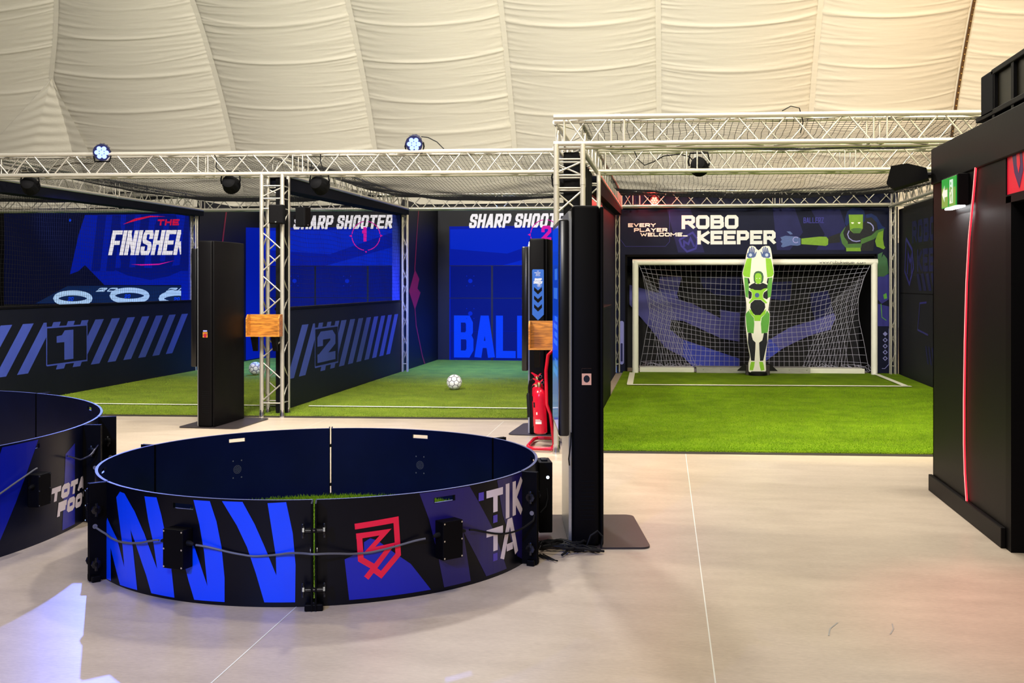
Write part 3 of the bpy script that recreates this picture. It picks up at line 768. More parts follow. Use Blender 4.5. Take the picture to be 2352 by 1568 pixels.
G().rbox(-.94, -.82, 12.94, 15.13, 1.265, 1.30, .006).build('top_rail', M['black'], bo)

def net_sheet(name, label, P, nu, nv, r=0.0022, su=24, sv=24, m=None, cat='net', group=None, n=3):
    # P(u, v) -> point; nu, nv cells; cords drawn as thin tubes
    g = G()
    for i in range(nu+1): g.tube([P(i/nu, k/sv) for k in range(sv+1)], r, n)
    for j in range(nv+1): g.tube([P(k/su, j/nv) for k in range(su+1)], r, n)
    return tag(g.build(name, m or M['net'], fix=False), label, cat, group)

for i, x in enumerate(DX[1:]):
    y0, y1 = FL(x)+.3, BL(x)
    net_sheet('side_net', ['fine black netting stretched above the barrier numbered 1', 'fine black netting stretched above the barrier numbered 2'][i],
              lambda u, v: (x-.03+.012*math.sin(u*40+v*9), y0+(y1-y0)*u, 1.30+(2.86-1.30)*v+.01*math.sin(u*25)), 110, 26, .0017, 40, 8, group='side nets')

def roof_net(name, label, x0, x1, fy, by, z0, sag, cell, rr=.0022):
    W = x1-x0
    def P(u, v):
        x = x0+W*u; y = fy(x)+(by(x)-fy(x))*v
        s = sag*(math.sin(PI*v)**0.9)*(0.35+0.65*math.sin(PI*u))
        nzv = noise.noise(Vector((x*1.6, y*1.2, z0)))
        return (x+.03*noise.noise(Vector((x*2, y*2.5, 5))), y, z0-s+.03*nzv)
    D = by(x0)-fy(x0)
    return net_sheet(name, label, P, int(W/cell), int(D/cell), rr, 30, 40, group='roof nets')
roof_net('roof_net', 'black roof net sagging over the far left finisher bay', -12.2, -8.55, lambda x: FL(x)+.2, BL, 3.13, .24, .05)
roof_net('roof_net', 'black roof net sagging over the middle shooting bay', -8.35, -4.82, lambda x: FL(x)+.2, BL, 3.13, .26, .05)
roof_net('roof_net', 'black roof net sagging over the bay left of the tall kiosk', -4.62, -1.05, lambda x: FL(x)+.2, BL, 3.13, .26, .05)
roof_net('roof_net', 'black roof net sagging over the goalkeeper bay behind the inner truss', -.85, 3.8, lambda x: FL(x)+.2, BR, 3.15, .26, .058)
roof_net('roof_net', 'narrow black roof net between the two front goalkeeper trusses', -.85, 3.9, lambda x: FR(x)+.2, lambda x: FL(x)-.05, 3.15, .12, .062, .0026)

# ---- trusses
def tl(x, z=3.03): return (x, FL(x)+.125, z)
def frame_at(x, x0): return math.hypot(x-x0, FL(x)-FL(x0))
truss('box_truss', 'long silver box truss across the front of the left bays', tl(-9.5), tl(-.9), frames=[frame_at(q, -9.5) for q in (-8.25, -5.55, -4.40, -1.15)])
truss('box_truss', 'second silver truss inside the goalkeeper bay, behind the front one', (-.86, FL(-.86)+.125, 3.03), (3.98, FL(3.98)+.125, 3.03), frames=[1.1, 2.9])
truss('box_truss', 'front silver truss of the goalkeeper bay running to the black cabin', (-1.095, FR(-1.07)+.125, 3.03), (4.0, FR(4.0)+.125, 3.03), frames=[.60, 3.0])
truss('box_truss', 'silver truss along the top of the left back walls', (-12.4, BL(-12.4)+.1, 3.045), (-.95, BL(-.95)+.1, 3.045), frames=[3.95, 7.7], pitch=.28, pitch2=.9)
truss('box_truss', 'silver truss above the robot goalkeeper wall', (-.95, BR(-.95), 3.08), (3.92, BR(3.92), 3.08), frames=[.35, 2.8], pitch=.27, pitch2=.9)
for i, (x, a, b) in enumerate(((-8.45, FL(-8.45)+.3, BL(-8.45)), (-4.72, FL(-4.72)+.3, BL(-4.72)), (-.98, FR(-.98)+.3, BR(-.98)-.1), (3.86, FR(3.86)+.3, BR(3.86)-.1))):
    truss('box_truss', ['silver truss running back to the post behind the left kiosk', 'silver truss running back from the left lattice column', 'silver truss running back beside the tall kiosk column', 'silver truss running back along the right side of the goalkeeper bay'][i], (x, a, 3.03), (x, b, 3.04), pitch=.26, pitch2=.8, frames=[3.0])
# columns
def column(label, x, y, top=2.9, size=.25, r=.025, ang=R_(4.4), frames=(), pitch=.25, br=.009, mt=None, feet=True):
    e = truss('truss_column', label, (x, y, .03), (x, y, top), size, r, up=(-math.sin(ang), math.cos(ang), 0), pitch=pitch, pitch2=pitch, frames=frames, br=br, cat='column', plates=True, mt=mt, trim=.14)
    if feet:
        for sy in (-1, 1):
            for sz in (-1, 1):
                G().lathe([(r*1.35, -.03), (r*1.35, -.005), (r*1.15, .02), (r*1.15, .06)], 12, (0, sy*size/2, sz*size/2), 'x').build('foot', M['chrome'], e, smooth=True)
    return e
column('silver lattice column carrying the wooden tray beside the left kiosk', -4.71, FL(-4.72)+.125, frames=[2.52])
column('silver lattice column behind the tall central kiosk', -.945, FR(-1.0)+.125, frames=[2.52])
column('silver lattice column at the left end of the inner goalkeeper truss', -.96, FL(-.95)+.1, feet=False)
for i, x in enumerate((-12.25, -8.50, -4.66)):
    column(['slim silver post at the far left edge', 'slim silver post behind the left kiosk', 'slim silver post at the back end of the barrier numbered 2'][i], x, BL(x), 2.92, .085, .016, pitch=.30, br=.006, feet=False)
column('slim silver post at the left edge of the robot goalkeeper wall', -.93, BR(-.93)-.02, 2.95, .07, .014, pitch=.30, br=.006, feet=False)
column('slim silver post at the right edge of the robot goalkeeper wall', 3.80, BR(3.8)-.02, 2.95, .075, .016, pitch=.30, br=.006, feet=False)

# rolled dark skirts beneath the depth trusses
def skirt(label, x, y0, y1, h0, h1):
    g = G()
    a, b = x-.12, x+.13
    vs = [(a, y0, 2.885), (b, y0, 2.885), (b, y0, 2.885-h0), (a, y0, 2.885-h0), (a, y1, 2.90), (b, y1, 2.90), (b, y1, 2.90-h1), (a, y1, 2.90-h1)]
    g.add(vs, [(0, 1, 2, 3), (7, 6, 5, 4), (0, 4, 5, 1), (1, 5, 6, 2), (2, 6, 7, 3), (3, 7, 4, 0)])
    o = tag(g.build('fabric_skirt', M['skirt']), label, 'skirt')
    return o
skirt('dark fabric skirt under the truss that ends behind the left kiosk', -8.45, FL(-8.45)+.3, BL(-8.45), .14, .09)
skirt('dark fabric skirt under the truss right of the left lattice column', -4.72, FL(-4.72)+.3, BL(-4.72), .16, .09)
skirt('dark fabric skirt hanging under the truss beside the robot wall', -.98, 12.85, BR(-.98)-.1, .20, .10)
# black drape beside the front column, black cable ducts inside the columns
dp = G()
vs = []
nn = 30
for i in range(nn+1):
    y = FR(-1)+.32+(FL(-1)-FR(-1)-.5)*i/nn; vs += [(-.90+.012*math.sin(i*1.7), y, .02), (-.90+.012*math.sin(i*1.7), y, 2.86), (-.92+.012*math.sin(i*1.7), y, .02), (-.92+.012*math.sin(i*1.7), y, 2.86)]
for i in range(nn): 
    a = 4*i; dp.f += [(a, a+4, a+5, a+1), (a+2, a+3, a+7, a+6), (a+1, a+5, a+7, a+3), (a, a+2, a+6, a+4)]
dp.f += [(0, 1, 3, 2), (4*nn, 4*nn+2, 4*nn+3, 4*nn+1)]
dp.v = vs
tag(dp.build('black_drape', M['black_matt']), 'black drape hanging between the central column and the inner truss', 'curtain')
tag(G().rbox(-4.72, -4.585, FL(-4.7)+.17, FL(-4.7)+.26, 0, 2.86, .005).build('cable_duct', M['black_matt']), 'tall black board standing behind the left lattice column', 'cable duct')
tag(G().rbox(-1.02, -.87, FR(-1)+.28, FR(-1)+.31, 0, 2.86, .005).build('cable_duct', M['black_matt']), 'tall black board standing behind the central lattice column', 'cable duct')
rp = G().box(-.955, -.95, 12.95, 15.1, 2.25, 2.80)
tag(rp.build('red_wall_panel', M['red']), 'bright red panel on the left side wall of the robot bay', 'wall panel')

# ---- goalkeeper bay: printed wall with a recess, side walls
RW = (-.95, 19.12, 0); RA = math.atan(.055)
rg = G(); LW = 4.88
rg.box(0, LW, 0, .06, 2.11, 3.26); rg.box(0, .15, 0, .06, 0, 2.11); rg.box(4.52, LW, 0, .06, 0, 2.11)
robo = tag(rg.build('wall_front', M['wallprint'], None, RW, RA), kind='structure')
rc = G().box(.15, .19, -.01, 1.3, 0, 2.11).box(4.48, 4.52, -.01, 1.3, 0, 2.11).box(.15, 4.52, -.01, 1.3, 2.07, 2.11)
rc.build('recess_frame', M['black_matt'], robo)
PX = 4.75/634.0; PZ = .00785
def U(px, py): return ((px-1415)*PX, (858-py)*PZ)
def UP(l): return [U(*p) for p in l]
art(robo, 'violet_band', [UP([(1533, 484), (1588, 484), (1622, 585), (1560, 585)]), UP([(1868, 490), (1935, 490), (1952, 540), (1945, 580), (1880, 580), (1900, 545)]), UP([(1780, 484), (1830, 484), (1850, 540), (1820, 580), (1790, 580)])], M['violet_dim'], -.0015)
art(robo, 'welcome_lettering', text('EVERY', .068, .088, .018, .012, 0, *U(1442, 527))[0]+text('PLAYER', .068, .088, .018, .012, 0, *U(1456, 538))[0]+text('WELCOME_', .068, .088, .018, .012, 0, *U(1471, 548.5))[0], M['white'], -.003)
art(robo, 'title_lettering', text('ROBO', .245, .235, .062, .018, 0, *U(1568, 532))[0]+text('KEEPER', .245, .212, .062, .018, 0, *U(1605, 567))[0], M['ribwhite'], -.003)
art(robo, 'outline_graphic', ribs([UP([(1424, 555), (1436, 571), (1530, 571), (1540, 560), (1540, 490)])], .006), M['violet'], -.002)
lg = ribs([UP([(1563, 556), (1594, 540), (1606, 556), (1601, 576), (1581, 583), (1568, 570), (1563, 556)]), UP([(1574, 572), (1574, 560), (1584, 566), (1589, 553), (1598, 572)])], .035)
art(robo, 'shield_emblem', lg, M['violet'], -.0025)
art(robo, 'small_lettering', text('BALLERZ', .10, .045, .014, .006, 0, *U(1851, 520))[0], M['violet'], -.003)
# printed armoured figure
def UF(l): return [U(1780+x/8.4, 480+y/8.4) for x, y in l]
art(robo, 'torso_print', [UF([(1360, 480), (1440, 380), (1790, 200), (1900, 210), (2000, 330), (2020, 480), (1960, 640), (1960, 700), (1930, 860), (1700, 860), (1440, 710), (1360, 600)])], M['suitblack'], -.002)
art(robo, 'shoulder_print', [UF([(1790, 180), (1900, 160), (2000, 220), (2110, 400), (2170, 430), (2140, 470), (2030, 480), (2000, 330), (1900, 230), (1800, 250)])], M['hood_wall'], -.0025)
art(robo, 'hood_print', [UF([(1400, 260), (1440, 120), (1540, 50), (1680, 50), (1760, 110), (1780, 200), (1780, 300), (1740, 330), (1465, 340), (1430, 400), (1395, 350)])], M['hood_wall'], -.003)
art(robo, 'armour_print', [UF([(1300, 560), (1330, 500), (1410, 400), (1360, 520), (1380, 600), (1450, 690), (1450, 730), (1700, 720), (1700, 640), (1900, 570), (2000, 480), (2130, 440), (2140, 480), (2050, 560), (1950, 640), (1720, 730), (1700, 810), (1410, 800), (1340, 720)])], M['green_wall'], -.0027)
art(robo, 'chest_print', [UF([(1415, 800), (1690, 800), (1700, 866), (1420, 866)]), UF([(2030, 520), (2130, 480), (2120, 640), (2140, 760), (2165, 800), (2130, 835), (2060, 800), (2000, 780), (1970, 680), (1990, 620)])], M['lime_wall'], -.0033)
art(robo, 'face_print', [UF([(1465, 180), (1740, 180), (1735, 440), (1680, 530), (1560, 530), (1490, 470)])], M['lime_wall'], -.0036)
art(robo, 'chin_print', [UF([(1500, 460), (1560, 435), (1680, 435), (1725, 450), (1680, 530), (1560, 530)])], M['green_wall'], -.0042)
art(robo, 'eye_print', [UF([(1510, 325), (1565, 325), (1560, 350), (1525, 352)]), UF([(1638, 325), (1692, 322), (1682, 352), (1648, 350)])], M['white'], -.0047)
art(robo, 'collar_print', ribs([UF([(1475, 480), (1445, 550), (1470, 620), (1540, 670), (1610, 682), (1690, 670)]), UF([(1820, 325), (1880, 345), (1925, 390), (1940, 440), (1925, 490)])], .018), M['lavender'], -.0042)
art(robo, 'forearm_print', [UF([(555, 625), (900, 590), (1040, 595), (1075, 640), (1070, 740), (1030, 765), (900, 755), (555, 730)])], M['lime_wall'], -.003)
art(robo, 'upper_arm_print', [UF([(1075, 600), (1300, 520), (1300, 700), (1075, 720)])], M['suitblack'], -.0022)
art(robo, 'glove_print', [UF([(150, 600), (250, 570), (480, 590), (540, 620), (540, 745), (480, 760), (350, 750), (200, 790), (160, 770), (190, 720), (150, 680), (180, 650)]), UF([(270, 490), (340, 490), (390, 540), (340, 550)])], M['gloveblue'], -.003)
art(robo, 'glove_ring', arc_band(*U(1780+450/8.4, 480+650/8.4), .05, .05, .014, 40, 320), M['lavender'], -.0036)
art(robo, 'leg_print', [UP([(2021, 590), (2032, 585), (2026, 610), (2021, 615)]), UP([(2020, 612), (2034, 590), (2042, 600), (2046, 632), (2034, 640), (2020, 639)])], M['darkgreen'], -.002)
art(robo, 'violet_panel', [UP([(2020, 700), (2046, 706), (2046, 750), (2020, 750)]), UP([(2020, 641), (2046, 634), (2046, 690), (2030, 700), (2020, 690)])], M['violet'], -.0018)
art(robo, 'leg_highlight', ribs([UP([(2028, 700), (2030, 730), (2040, 737)])], .012)+[UP([(2033, 680), (2040, 676), (2042, 688), (2035, 690)])], M['midgreen'], -.003)
for i in range(5):
    cx, cz = U(2037.5, 767+13.6*i); d = .042
    dm = [(cx-d, cz), (cx, cz+d), (cx+d, cz), (cx, cz-d)]
    art(robo, 'diamond_mark', [dm] if i == 0 else ribbon([(a, b) for a, b in [(cx-d*.8, cz), (cx, cz+d*.8), (cx+d*.8, cz), (cx, cz-d*.8)]], .014, True), M['lavender'], -.003)
art(robo, 'corner_line', ribs([UP([(2030, 844), (2037, 844), (2046, 834), (2046, 755)])], .01), M['lavender'], -.003)
def slotpoly(x0, x1, z0, z1):
    r = (x1-x0)/2; c = (x0+x1)/2
    return circle(c, z1-r, r, n=12, a0=0, a1=180)+circle(c, z0+r, r, n=12, a0=180, a1=360)
a = U(1421.5, 839); b = U(1432, 740)
art(robo, 'slot_mark', [slotpoly(a[0], b[0], a[1], b[1])], M['lavender'], -.002)
art(robo, 'slot_core', [slotpoly(a[0]+.022, b[0]-.022, a[1]+.05, a[1]+.38)], M['violet_dim'], -.003)
# curtain at the back of the recess, gently pleated
nx, nz = 160, 2
g = G(); 
for i in range(nx+1):
    for z in (0, 1.80): g.v.append((.19+4.29*i/nx, 1.16+.02*math.sin(i*.9)+.012*math.sin(i*.37), z))
for i in range(nx): g.f.append((2*i, 2*i+2, 2*i+3, 2*i+1))
cu = g.build('goal_curtain', M['curtain'], None, RW, RA, smooth=True, fix=False)
tag(cu, 'dark printed curtain with violet curves hanging behind the goal net', 'curtain')
tag(G().box(.15, 4.52, 1.3, 1.34, 0, 2.11).build('wall_recess', M['black_matt'], None, RW, RA), kind='structure')
def UC(l): return [((px-1415)*PX*1.06-.12, (852-py)*PZ*1.06) for px, py in l]
def on_curtain(nm, polys, m, d):
    art(cu, nm, polys, m, 1.12-d)
def UZ(l): return UC([(1440+x/3.794, 595+y/3.794) for x, y in l])
on_curtain('violet_curve', [UZ([(350, 190), (548, 190), (505, 340), (520, 380), (340, 335)]), UZ([(80, 260), (340, 330), (520, 385), (700, 440), (1060, 500), (1060, 745), (900, 720), (720, 640), (560, 570), (450, 560), (440, 640), (540, 720), (700, 775), (560, 880), (400, 800), (270, 640), (80, 430)]), UZ([(1330, 720), (1500, 620), (1700, 560), (1880, 500), (1900, 540), (1850, 640), (1700, 680), (1560, 740), (1420, 810)])], M['curtain_violet'], 0)
for q in [UZ([(700, 190), (1060, 190), (1060, 350), (860, 350), (740, 290)]), UZ([(1680, 330), (1830, 310), (1860, 420), (1880, 500), (1720, 555), (1680, 450)]), UZ([(1300, 240), (1520, 230), (1500, 400), (1330, 380)])]: on_curtain('dim_violet_curve', [q], M['violet_dim'], .0008)
on_curtain('dark_curve', [UZ([(505, 345), (560, 310), (760, 360), (880, 440), (890, 545), (760, 480), (620, 410)])], M['curtain'], .002)
on_curtain('blue_curve', [UZ([(560, 735), (700, 775), (1060, 890), (1060, 955), (640, 955), (560, 880)]), UZ([(1150, 790), (1330, 722), (1420, 812), (1300, 900), (1150, 960)])], M['curtain_blue'], .0012)
G().box(.19, 4.48, 1.08, 1.10, 1.93, 2.07).build('lintel_print', M['violet_dim'], robo)

# side walls of the bay
sr = G().box(3.93, 3.98, 8.7, 19.35, 0, 2.88)
M['sideprint'] = mat('dark_side_print', S(16, 17, 27), 0.55, 0, 0.3, 4, 0.05, 40, spec=.25)
wsr = tag(sr.build('wall_side', M['sideprint']), kind='structure')
art(wsr, 'panel_joint', [[(8.8, 1.42), (19.2, 1.42), (19.2, 1.435), (8.8, 1.435)]], M['black_matt'], 3.929, 'yz')
def flipY(polys, y0): return [[(y0-p[0], p[1]) for p in q] for q in polys]
art(wsr, 'ghost_lettering', flipY(text('ROBO', .36, .34, .09, .06, 0, 0, 2.25)[0]+text('KEEPER', .36, .34, .09, .06, 0, .35, 1.78)[0], 18.3), M['violet_dim'], 3.928, 'yz')
art(wsr, 'shield_emblem', ribs([[(18.75, 2.35), (18.3, 2.15), (18.2, 1.85), (18.5, 1.58), (18.85, 1.8), (18.75, 2.35)], [(18.65, 1.75), (18.6, 2.1), (18.45, 1.95), (18.35, 2.05), (18.35, 1.75)]], .06), M['violet'], 3.927, 'yz')
art(wsr, 'stripes', [[(18.0-.32*k, 1.75), (17.82-.32*k, 1.75), (17.62-.32*k, 1.48), (17.8-.32*k, 1.48)] for k in range(5)]+[[(17.4-.2*k, .62), (17.3-.2*k, .62), (17.15-.2*k, .35), (17.25-.2*k, .35)] for k in range(4)], M['violet_dim'], 3.927, 'yz')
art(wsr, 'outline_graphic', ribs([[(17.3, 1.30), (17.75, 1.28), (17.9, .85), (17.2, .80)]], .03), M['violet'], 3.926, 'yz')
sl = G().box(-1.02, -.96, 15.13, 19.1, 0, 2.88)
tag(sl.build('wall_left', M['wallprint']), kind='structure')

# ---- turf
def turf(name, label, pts, m, lines, h=.03, blades=None):
    g = G().prism(pts, .001, h, 'xy'); o = tag(g.build(name, m), label, 'turf')
    if blades:
        x0, x1, fy, dep, n = blades
        X = rng.uniform(x0, x1, n); T = rng.uniform(0, 1, n)**1.6*dep; gg = G(); vs = []; fs = []
        for i in range(n):
            x = X[i]; y = fy(x)+T[i]; a = rng.uniform(0, 2*PI); l = rng.uniform(.007, .015); wd = .0028
            dx, dy = rng.uniform(-.008, .008, 2); k = len(vs)
            vs += [(x+wd*math.cos(a), y+wd*math.sin(a), h-.002), (x-wd*math.cos(a), y-wd*math.sin(a), h-.002), (x+dx, y+dy, h+l)]; fs.append((k, k+1, k+2))
        gg.add(vs, fs); tag(gg.build('grass_pile', M['blade_l'] if m is M['turf_l'] else M['blade'], o, fix=False), kind='stuff')
    for l in lines:
        art(o, 'white_line', [l], M['turfline'], h+.012 if blades else h+.002, 'xy')
    return o
def lineseg(a, b, wd):
    a = Vector(a); b = Vector(b); d = (b-a).normalized(); n = Vector((-d.y, d.x))*wd/2
    return [(a+n)[:], (a-n)[:], (b-n)[:], (b+n)[:]]
def LY(x): return 12.89+.056*(x+7.19)
turf('turf_mat', 'long strip of artificial turf under the left shooting bays', [(-16.2, FL(-16.2)+.03), (-1.05, FL(-1.05)+.03), (-1.05, 21.42), (-16.2, 21.42)], M['turf_l'],
     [lineseg((-16, LY(-16)+.3), (-8.6, LY(-8.6)+.1), .07), lineseg((-8.3, LY(-8.3)), (-4.95, LY(-4.95)), .07), lineseg((-4.55, LY(-4.55)), (-1.2, LY(-1.2)), .07)], blades=(-9.5, -1.1, lambda x: FL(x)+.05, 5, 70000))
turf('turf_mat', 'bright green artificial turf in front of the robot goal', [(-.83, FR(-.83)+.13), (3.9, FR(3.9)+.13), (3.9, 19.36), (-.83, 19.10)], M['turf'],
     [lineseg((-.66, 16.50), (3.60, 16.86), .13), lineseg((-.62, 16.55), (-.66, 18.75), .095), lineseg((3.53, 16.86), (3.49, 19.0), .095)], blades=(-.8, 3.85, lambda x: FR(x)+.15, 6, 80000))
et = G()
for x0, x1, fy in ((-16, -1.05, FL), (-.83, 3.9, lambda x: FR(x)+.10)):
    et.add([(x0, fy(x0)-.02, .004), (x1, fy(x1)-.02, .004), (x1, fy(x1)+.04, .018), (x0, fy(x0)+.04, .018), (x0, fy(x0)+.04, .001), (x1, fy(x1)+.04, .001), (x0, fy(x0)-.02, .001), (x1, fy(x1)-.02, .001)], [(0, 1, 2, 3), (3, 2, 5, 4), (0, 6, 7, 1), (4, 5, 7, 6), (0, 3, 4, 6), (1, 7, 5, 2)])
tag(et.build('trim_2', M['baseplate']), kind='structure')

# ---- robot goal
gx0, gx1, gy = -.61, 3.47, 18.85
def GY(x): return gy+.055*(x-gx0)
goal = empty('football_goal', (0, 0, 0), 'white tubular football goal with drooping net in the robot bay', 'goal')
for x in (gx0, gx1):
    G().tube([(x, GY(x), .0), (x, GY(x), 2.0)], .055, 16).build('post', M['white'], goal, smooth=True)
G().tube([(gx0-.05, GY(gx0), 1.965), (gx1+.05, GY(gx1), 1.965)], .052, 16).build('crossbar', M['white'], goal, smooth=True)
tp, _ = text('www.robokeeper.com', .052, .036, .007, .0085, 0, 0, 0)
le = art(goal, 'crossbar_lettering', tp, M['suitblack'], 0); le.location = (2.54, GY(2.54)-.0535, 1.935); le.rotation_euler = (0, 0, RA)
def gnet(u, v):
    x = gx0+.06+(gx1-gx0-.12)*u
    side = abs(2*u-1)
    dep = .95*(1-side**5)*(min(1, v*2.2)**.6)+.10*v
    z = 1.93-1.86*v
    # the cords droop: side cords hang steep while the middle stays level
    z -= .20*math.sin(PI*v)*(1-math.exp(-((1-side)/.25)))*(1-v)
    z += .26*(side**2.2)*math.sin(PI*v**1.2)
    x += (.16*math.sin(PI*v)*(1 if u < .5 else -1))*(side**2)*1.2
    n1 = noise.noise(Vector((u*7, v*4, 1.3))); n2 = noise.noise(Vector((u*8, v*5, 7.7)))
    return (x+.035*n1*math.sin(PI*v), GY(x)+.02+dep, max(.035, z+.03*n2*math.sin(PI*v)))
g = G(); nu, nv = 44, 20
for i in range(nu+1): g.tube([gnet(i/nu, k/26) for k in range(27)], .0034, 4)
for j in range(nv+1): g.tube([gnet(k/60, j/nv) for k in range(61)], .0034, 4)
for cx, s in ((gx0+.55, 1), (gx1-.6, -1)):           # slack gathered at the foot of the net
    for k in range(26):
        a = rng.uniform(-.5, .5); 
        g.tube([(cx+a, GY(cx)+.5+rng.uniform(-.2, .1), .05+rng.uniform(0, .12)), (cx+a+rng.uniform(-.1, .2), GY(cx)+.45, .08+rng.uniform(0, .1)), (cx+a+rng.uniform(.05, .3), GY(cx)+.4+rng.uniform(-.15, .15), .045)], .0034, 4)
for s in (1, -1):                                     # twisted cords hanging in the corners
    for k in range(14):
        x = (gx0+.12+.03*k) if s > 0 else (gx1-.12-.035*k)
        g.tube([(x, GY(x)+.3, 1.75-.03*k), (x+s*.10, GY(x)+.5, 1.2), (x+s*(.22+.01*k), GY(x)+.62, .6), (x+s*(.30+.02*k), GY(x)+.55, .1)], .0032, 4)
g.build('goal_net', M['goalnet'], goal, smooth=True, fix=False)
# boards along the goal line
for i, (x0, x1, z1, mm, lb, y) in enumerate(((-.53, .42, .115, 'offwhite', 'white plank at the left foot of the goal', .12), (.45, 1.32, .13, 'grey', 'scuffed grey plank just left of the robot cutout', .02), (1.62, 2.40, .13, 'grey', 'scuffed grey plank just right of the robot cutout', .02), (2.40, 3.34, .115, 'offwhite', 'white plank at the right foot of the goal', .12))):
    g = G().rbox(0, x1-x0, y, y+.05, .03, z1, .006)
    o = g.build('kick_board', M[mm], None, (x0, GY(x0), 0), RA); tag(o, lb, 'board', 'goal line boards')
    G().rbox(0, x1-x0, y+.05, y+.42, z1-.03, z1-.005, .004).build('cover_plate', M['grey'] if mm == 'grey' else M['offwhite'], o)
    if mm == 'grey':
        sg = G()
        for k in range(3): sg.lathe([(.008, 0), (.008, .004)], 8, (.12+k*.3, y-.002, .09), 'y')
        sg.build('screw', M['chrome'], o)
# robot keeper cut-out
rk = empty('robot_keeper', (1.475, 18.58, 0), 'green and black robot goalkeeper cut-out standing with raised arms before the goal', 'goalkeeper figure', rotz=RA)
k = .001685
def Z(l): return [((x-425)*k, (1440-y)*k) for x, y in l]
out = Z([(330, 1380), (370, 1410), (430, 1420), (480, 1405), (502, 1370), (498, 1280), (500, 1220), (512, 1120), (522, 1040), (530, 960), (538, 880), (540, 800), (525, 760), (535, 690), (545, 630), (560, 510), (572, 450), (582, 385), (572, 300), (563, 230), (558, 190), (548, 140), (535, 118), (500, 114), (468, 122), (450, 145), (428, 160), (408, 145), (395, 125), (370, 114), (342, 118), (322, 150), (305, 220), (290, 300), (268, 390), (275, 460), (285, 520), (300, 640), (308, 700), (308, 765), (297, 830), (300, 920), (308, 1000), (318, 1090), (332, 1170), (345, 1240), (328, 1300)])
G().prism(out, -.025, .025).build('body_board', M['white'], rk)
def rkart(nm, polys, m, d): art(rk, nm, [Z(p) for p in polys], M[m], -.0255-d*.0008)
rkart('forearm_print', [[(312, 243), (360, 238), (352, 330), (342, 432), (285, 425), (272, 395), (290, 310)], [(498, 238), (548, 243), (568, 320), (578, 395), (562, 425), (514, 432), (503, 330)]], 'limegreen', 1)
rkart('upper_arm_print', [[(285, 432), (330, 440), (332, 560), (322, 640), (300, 628), (290, 520)], [(518, 440), (566, 432), (560, 520), (548, 628), (520, 640), (514, 560)]], 'midgreen', 1)
rkart('arm_joint_print', [[(320, 440), (332, 440), (345, 490), (325, 500)], [(518, 440), (528, 440), (522, 500), (508, 485)]], 'suitblack', 2)
for s in (0, 1):
    f = (lambda x: x) if s == 0 else (lambda x: 857-x)
    rkart('glove_print', [[(f(x), y) for x, y in p] for p in ([(315, 190), (335, 178), (388, 180), (392, 205), (386, 232), (330, 238), (312, 225)], [(390, 200), (402, 172), (410, 178), (398, 222), (388, 228)],
        [(326, 185), (338, 135), (348, 135), (344, 183)], [(345, 182), (356, 122), (366, 122), (360, 182)], [(361, 182), (373, 126), (382, 128), (375, 184)], [(376, 186), (386, 138), (393, 142), (388, 188)])], 'gloveblue', 1)
    rkart('palm_mark', [[(f(348)+a*16, 207+b*17) for a, b in circle(0, 0, 1, n=14)]], 'paleblue', 2)
rkart('shoulder_print', [[(328, 525), (360, 500), (388, 488), (405, 498), (445, 498), (468, 488), (495, 498), (522, 512), (515, 540), (470, 555), (448, 562), (388, 560), (360, 552), (334, 538)]], 'suitblack', 1)
rkart('hood_print', [[(378, 420), (385, 390), (402, 373), (425, 368), (452, 373), (470, 392), (478, 425), (474, 465), (462, 490), (390, 490), (380, 465)]], 'darkgreen', 2)
rkart('face_print', [[(392, 418), (400, 395), (425, 388), (448, 395), (458, 418), (458, 455), (448, 485), (432, 498), (416, 498), (402, 485), (392, 455)]], 'limegreen', 3)
rkart('eye_print', [[(404, 440), (414, 438), (416, 445), (405, 446)], [(434, 438), (445, 440), (444, 446), (433, 445)]], 'white', 4)
rkart('chest_print', [[(332, 552), (368, 548), (390, 560), (450, 562), (482, 545), (520, 540), (478, 582), (468, 610), (472, 640), (515, 688), (500, 697), (450, 656), (388, 656), (338, 698), (330, 688), (360, 642), (366, 605), (360, 580)]], 'limegreen', 2)
rkart('chest_badge', [[(413+a*22, 612+b*24) for a, b in circle(0, 0, 1, n=16)]], 'gloveblue', 3)
rkart('flank_print', [[(328, 562), (358, 582), (362, 605), (356, 640), (340, 652), (328, 640)], [(482, 585), (520, 558), (520, 640), (512, 655), (476, 638), (472, 612)]], 'suitblack', 1)
rkart('belly_print', [[(388, 660), (450, 660), (490, 695), (495, 735), (470, 790), (445, 812), (392, 812), (362, 785), (345, 735), (350, 695)]], 'suitblack', 2)
rkart('hip_print', [[(335, 750), (352, 760), (385, 812), (445, 812), (485, 765), (502, 752), (496, 800), (455, 835), (446, 872), (388, 872), (382, 835), (345, 800)]], 'limegreen', 3)
rkart('thigh_print', [[(300, 800), (330, 765), (345, 800), (380, 840), (386, 900), (378, 998), (318, 988), (305, 900)], [(538, 800), (510, 765), (496, 800), (458, 840), (450, 900), (458, 998), (518, 988), (533, 900)]], 'midgreen', 2)
rkart('shin_print', [[(325, 992), (356, 992), (362, 1030), (372, 1065), (398, 1090), (396, 1160), (388, 1275), (354, 1272), (342, 1190), (322, 1090)], [(515, 992), (480, 992), (474, 1030), (464, 1068), (434, 1090), (436, 1160), (442, 1275), (474, 1272), (492, 1190), (514, 1090)]], 'suitblack', 2)
rkart('boot_print', [[(354, 1284), (390, 1284), (384, 1330), (372, 1372), (338, 1366), (344, 1320)], [(434, 1284), (470, 1284), (480, 1320), (486, 1366), (452, 1374), (440, 1330)]], 'limegreen', 2)
G().lathe([(.155, .032), (.155, .075), (.12, .10)], 28, (.0, .02, 0)).build('turntable', M['rubber'], rk, smooth=True)
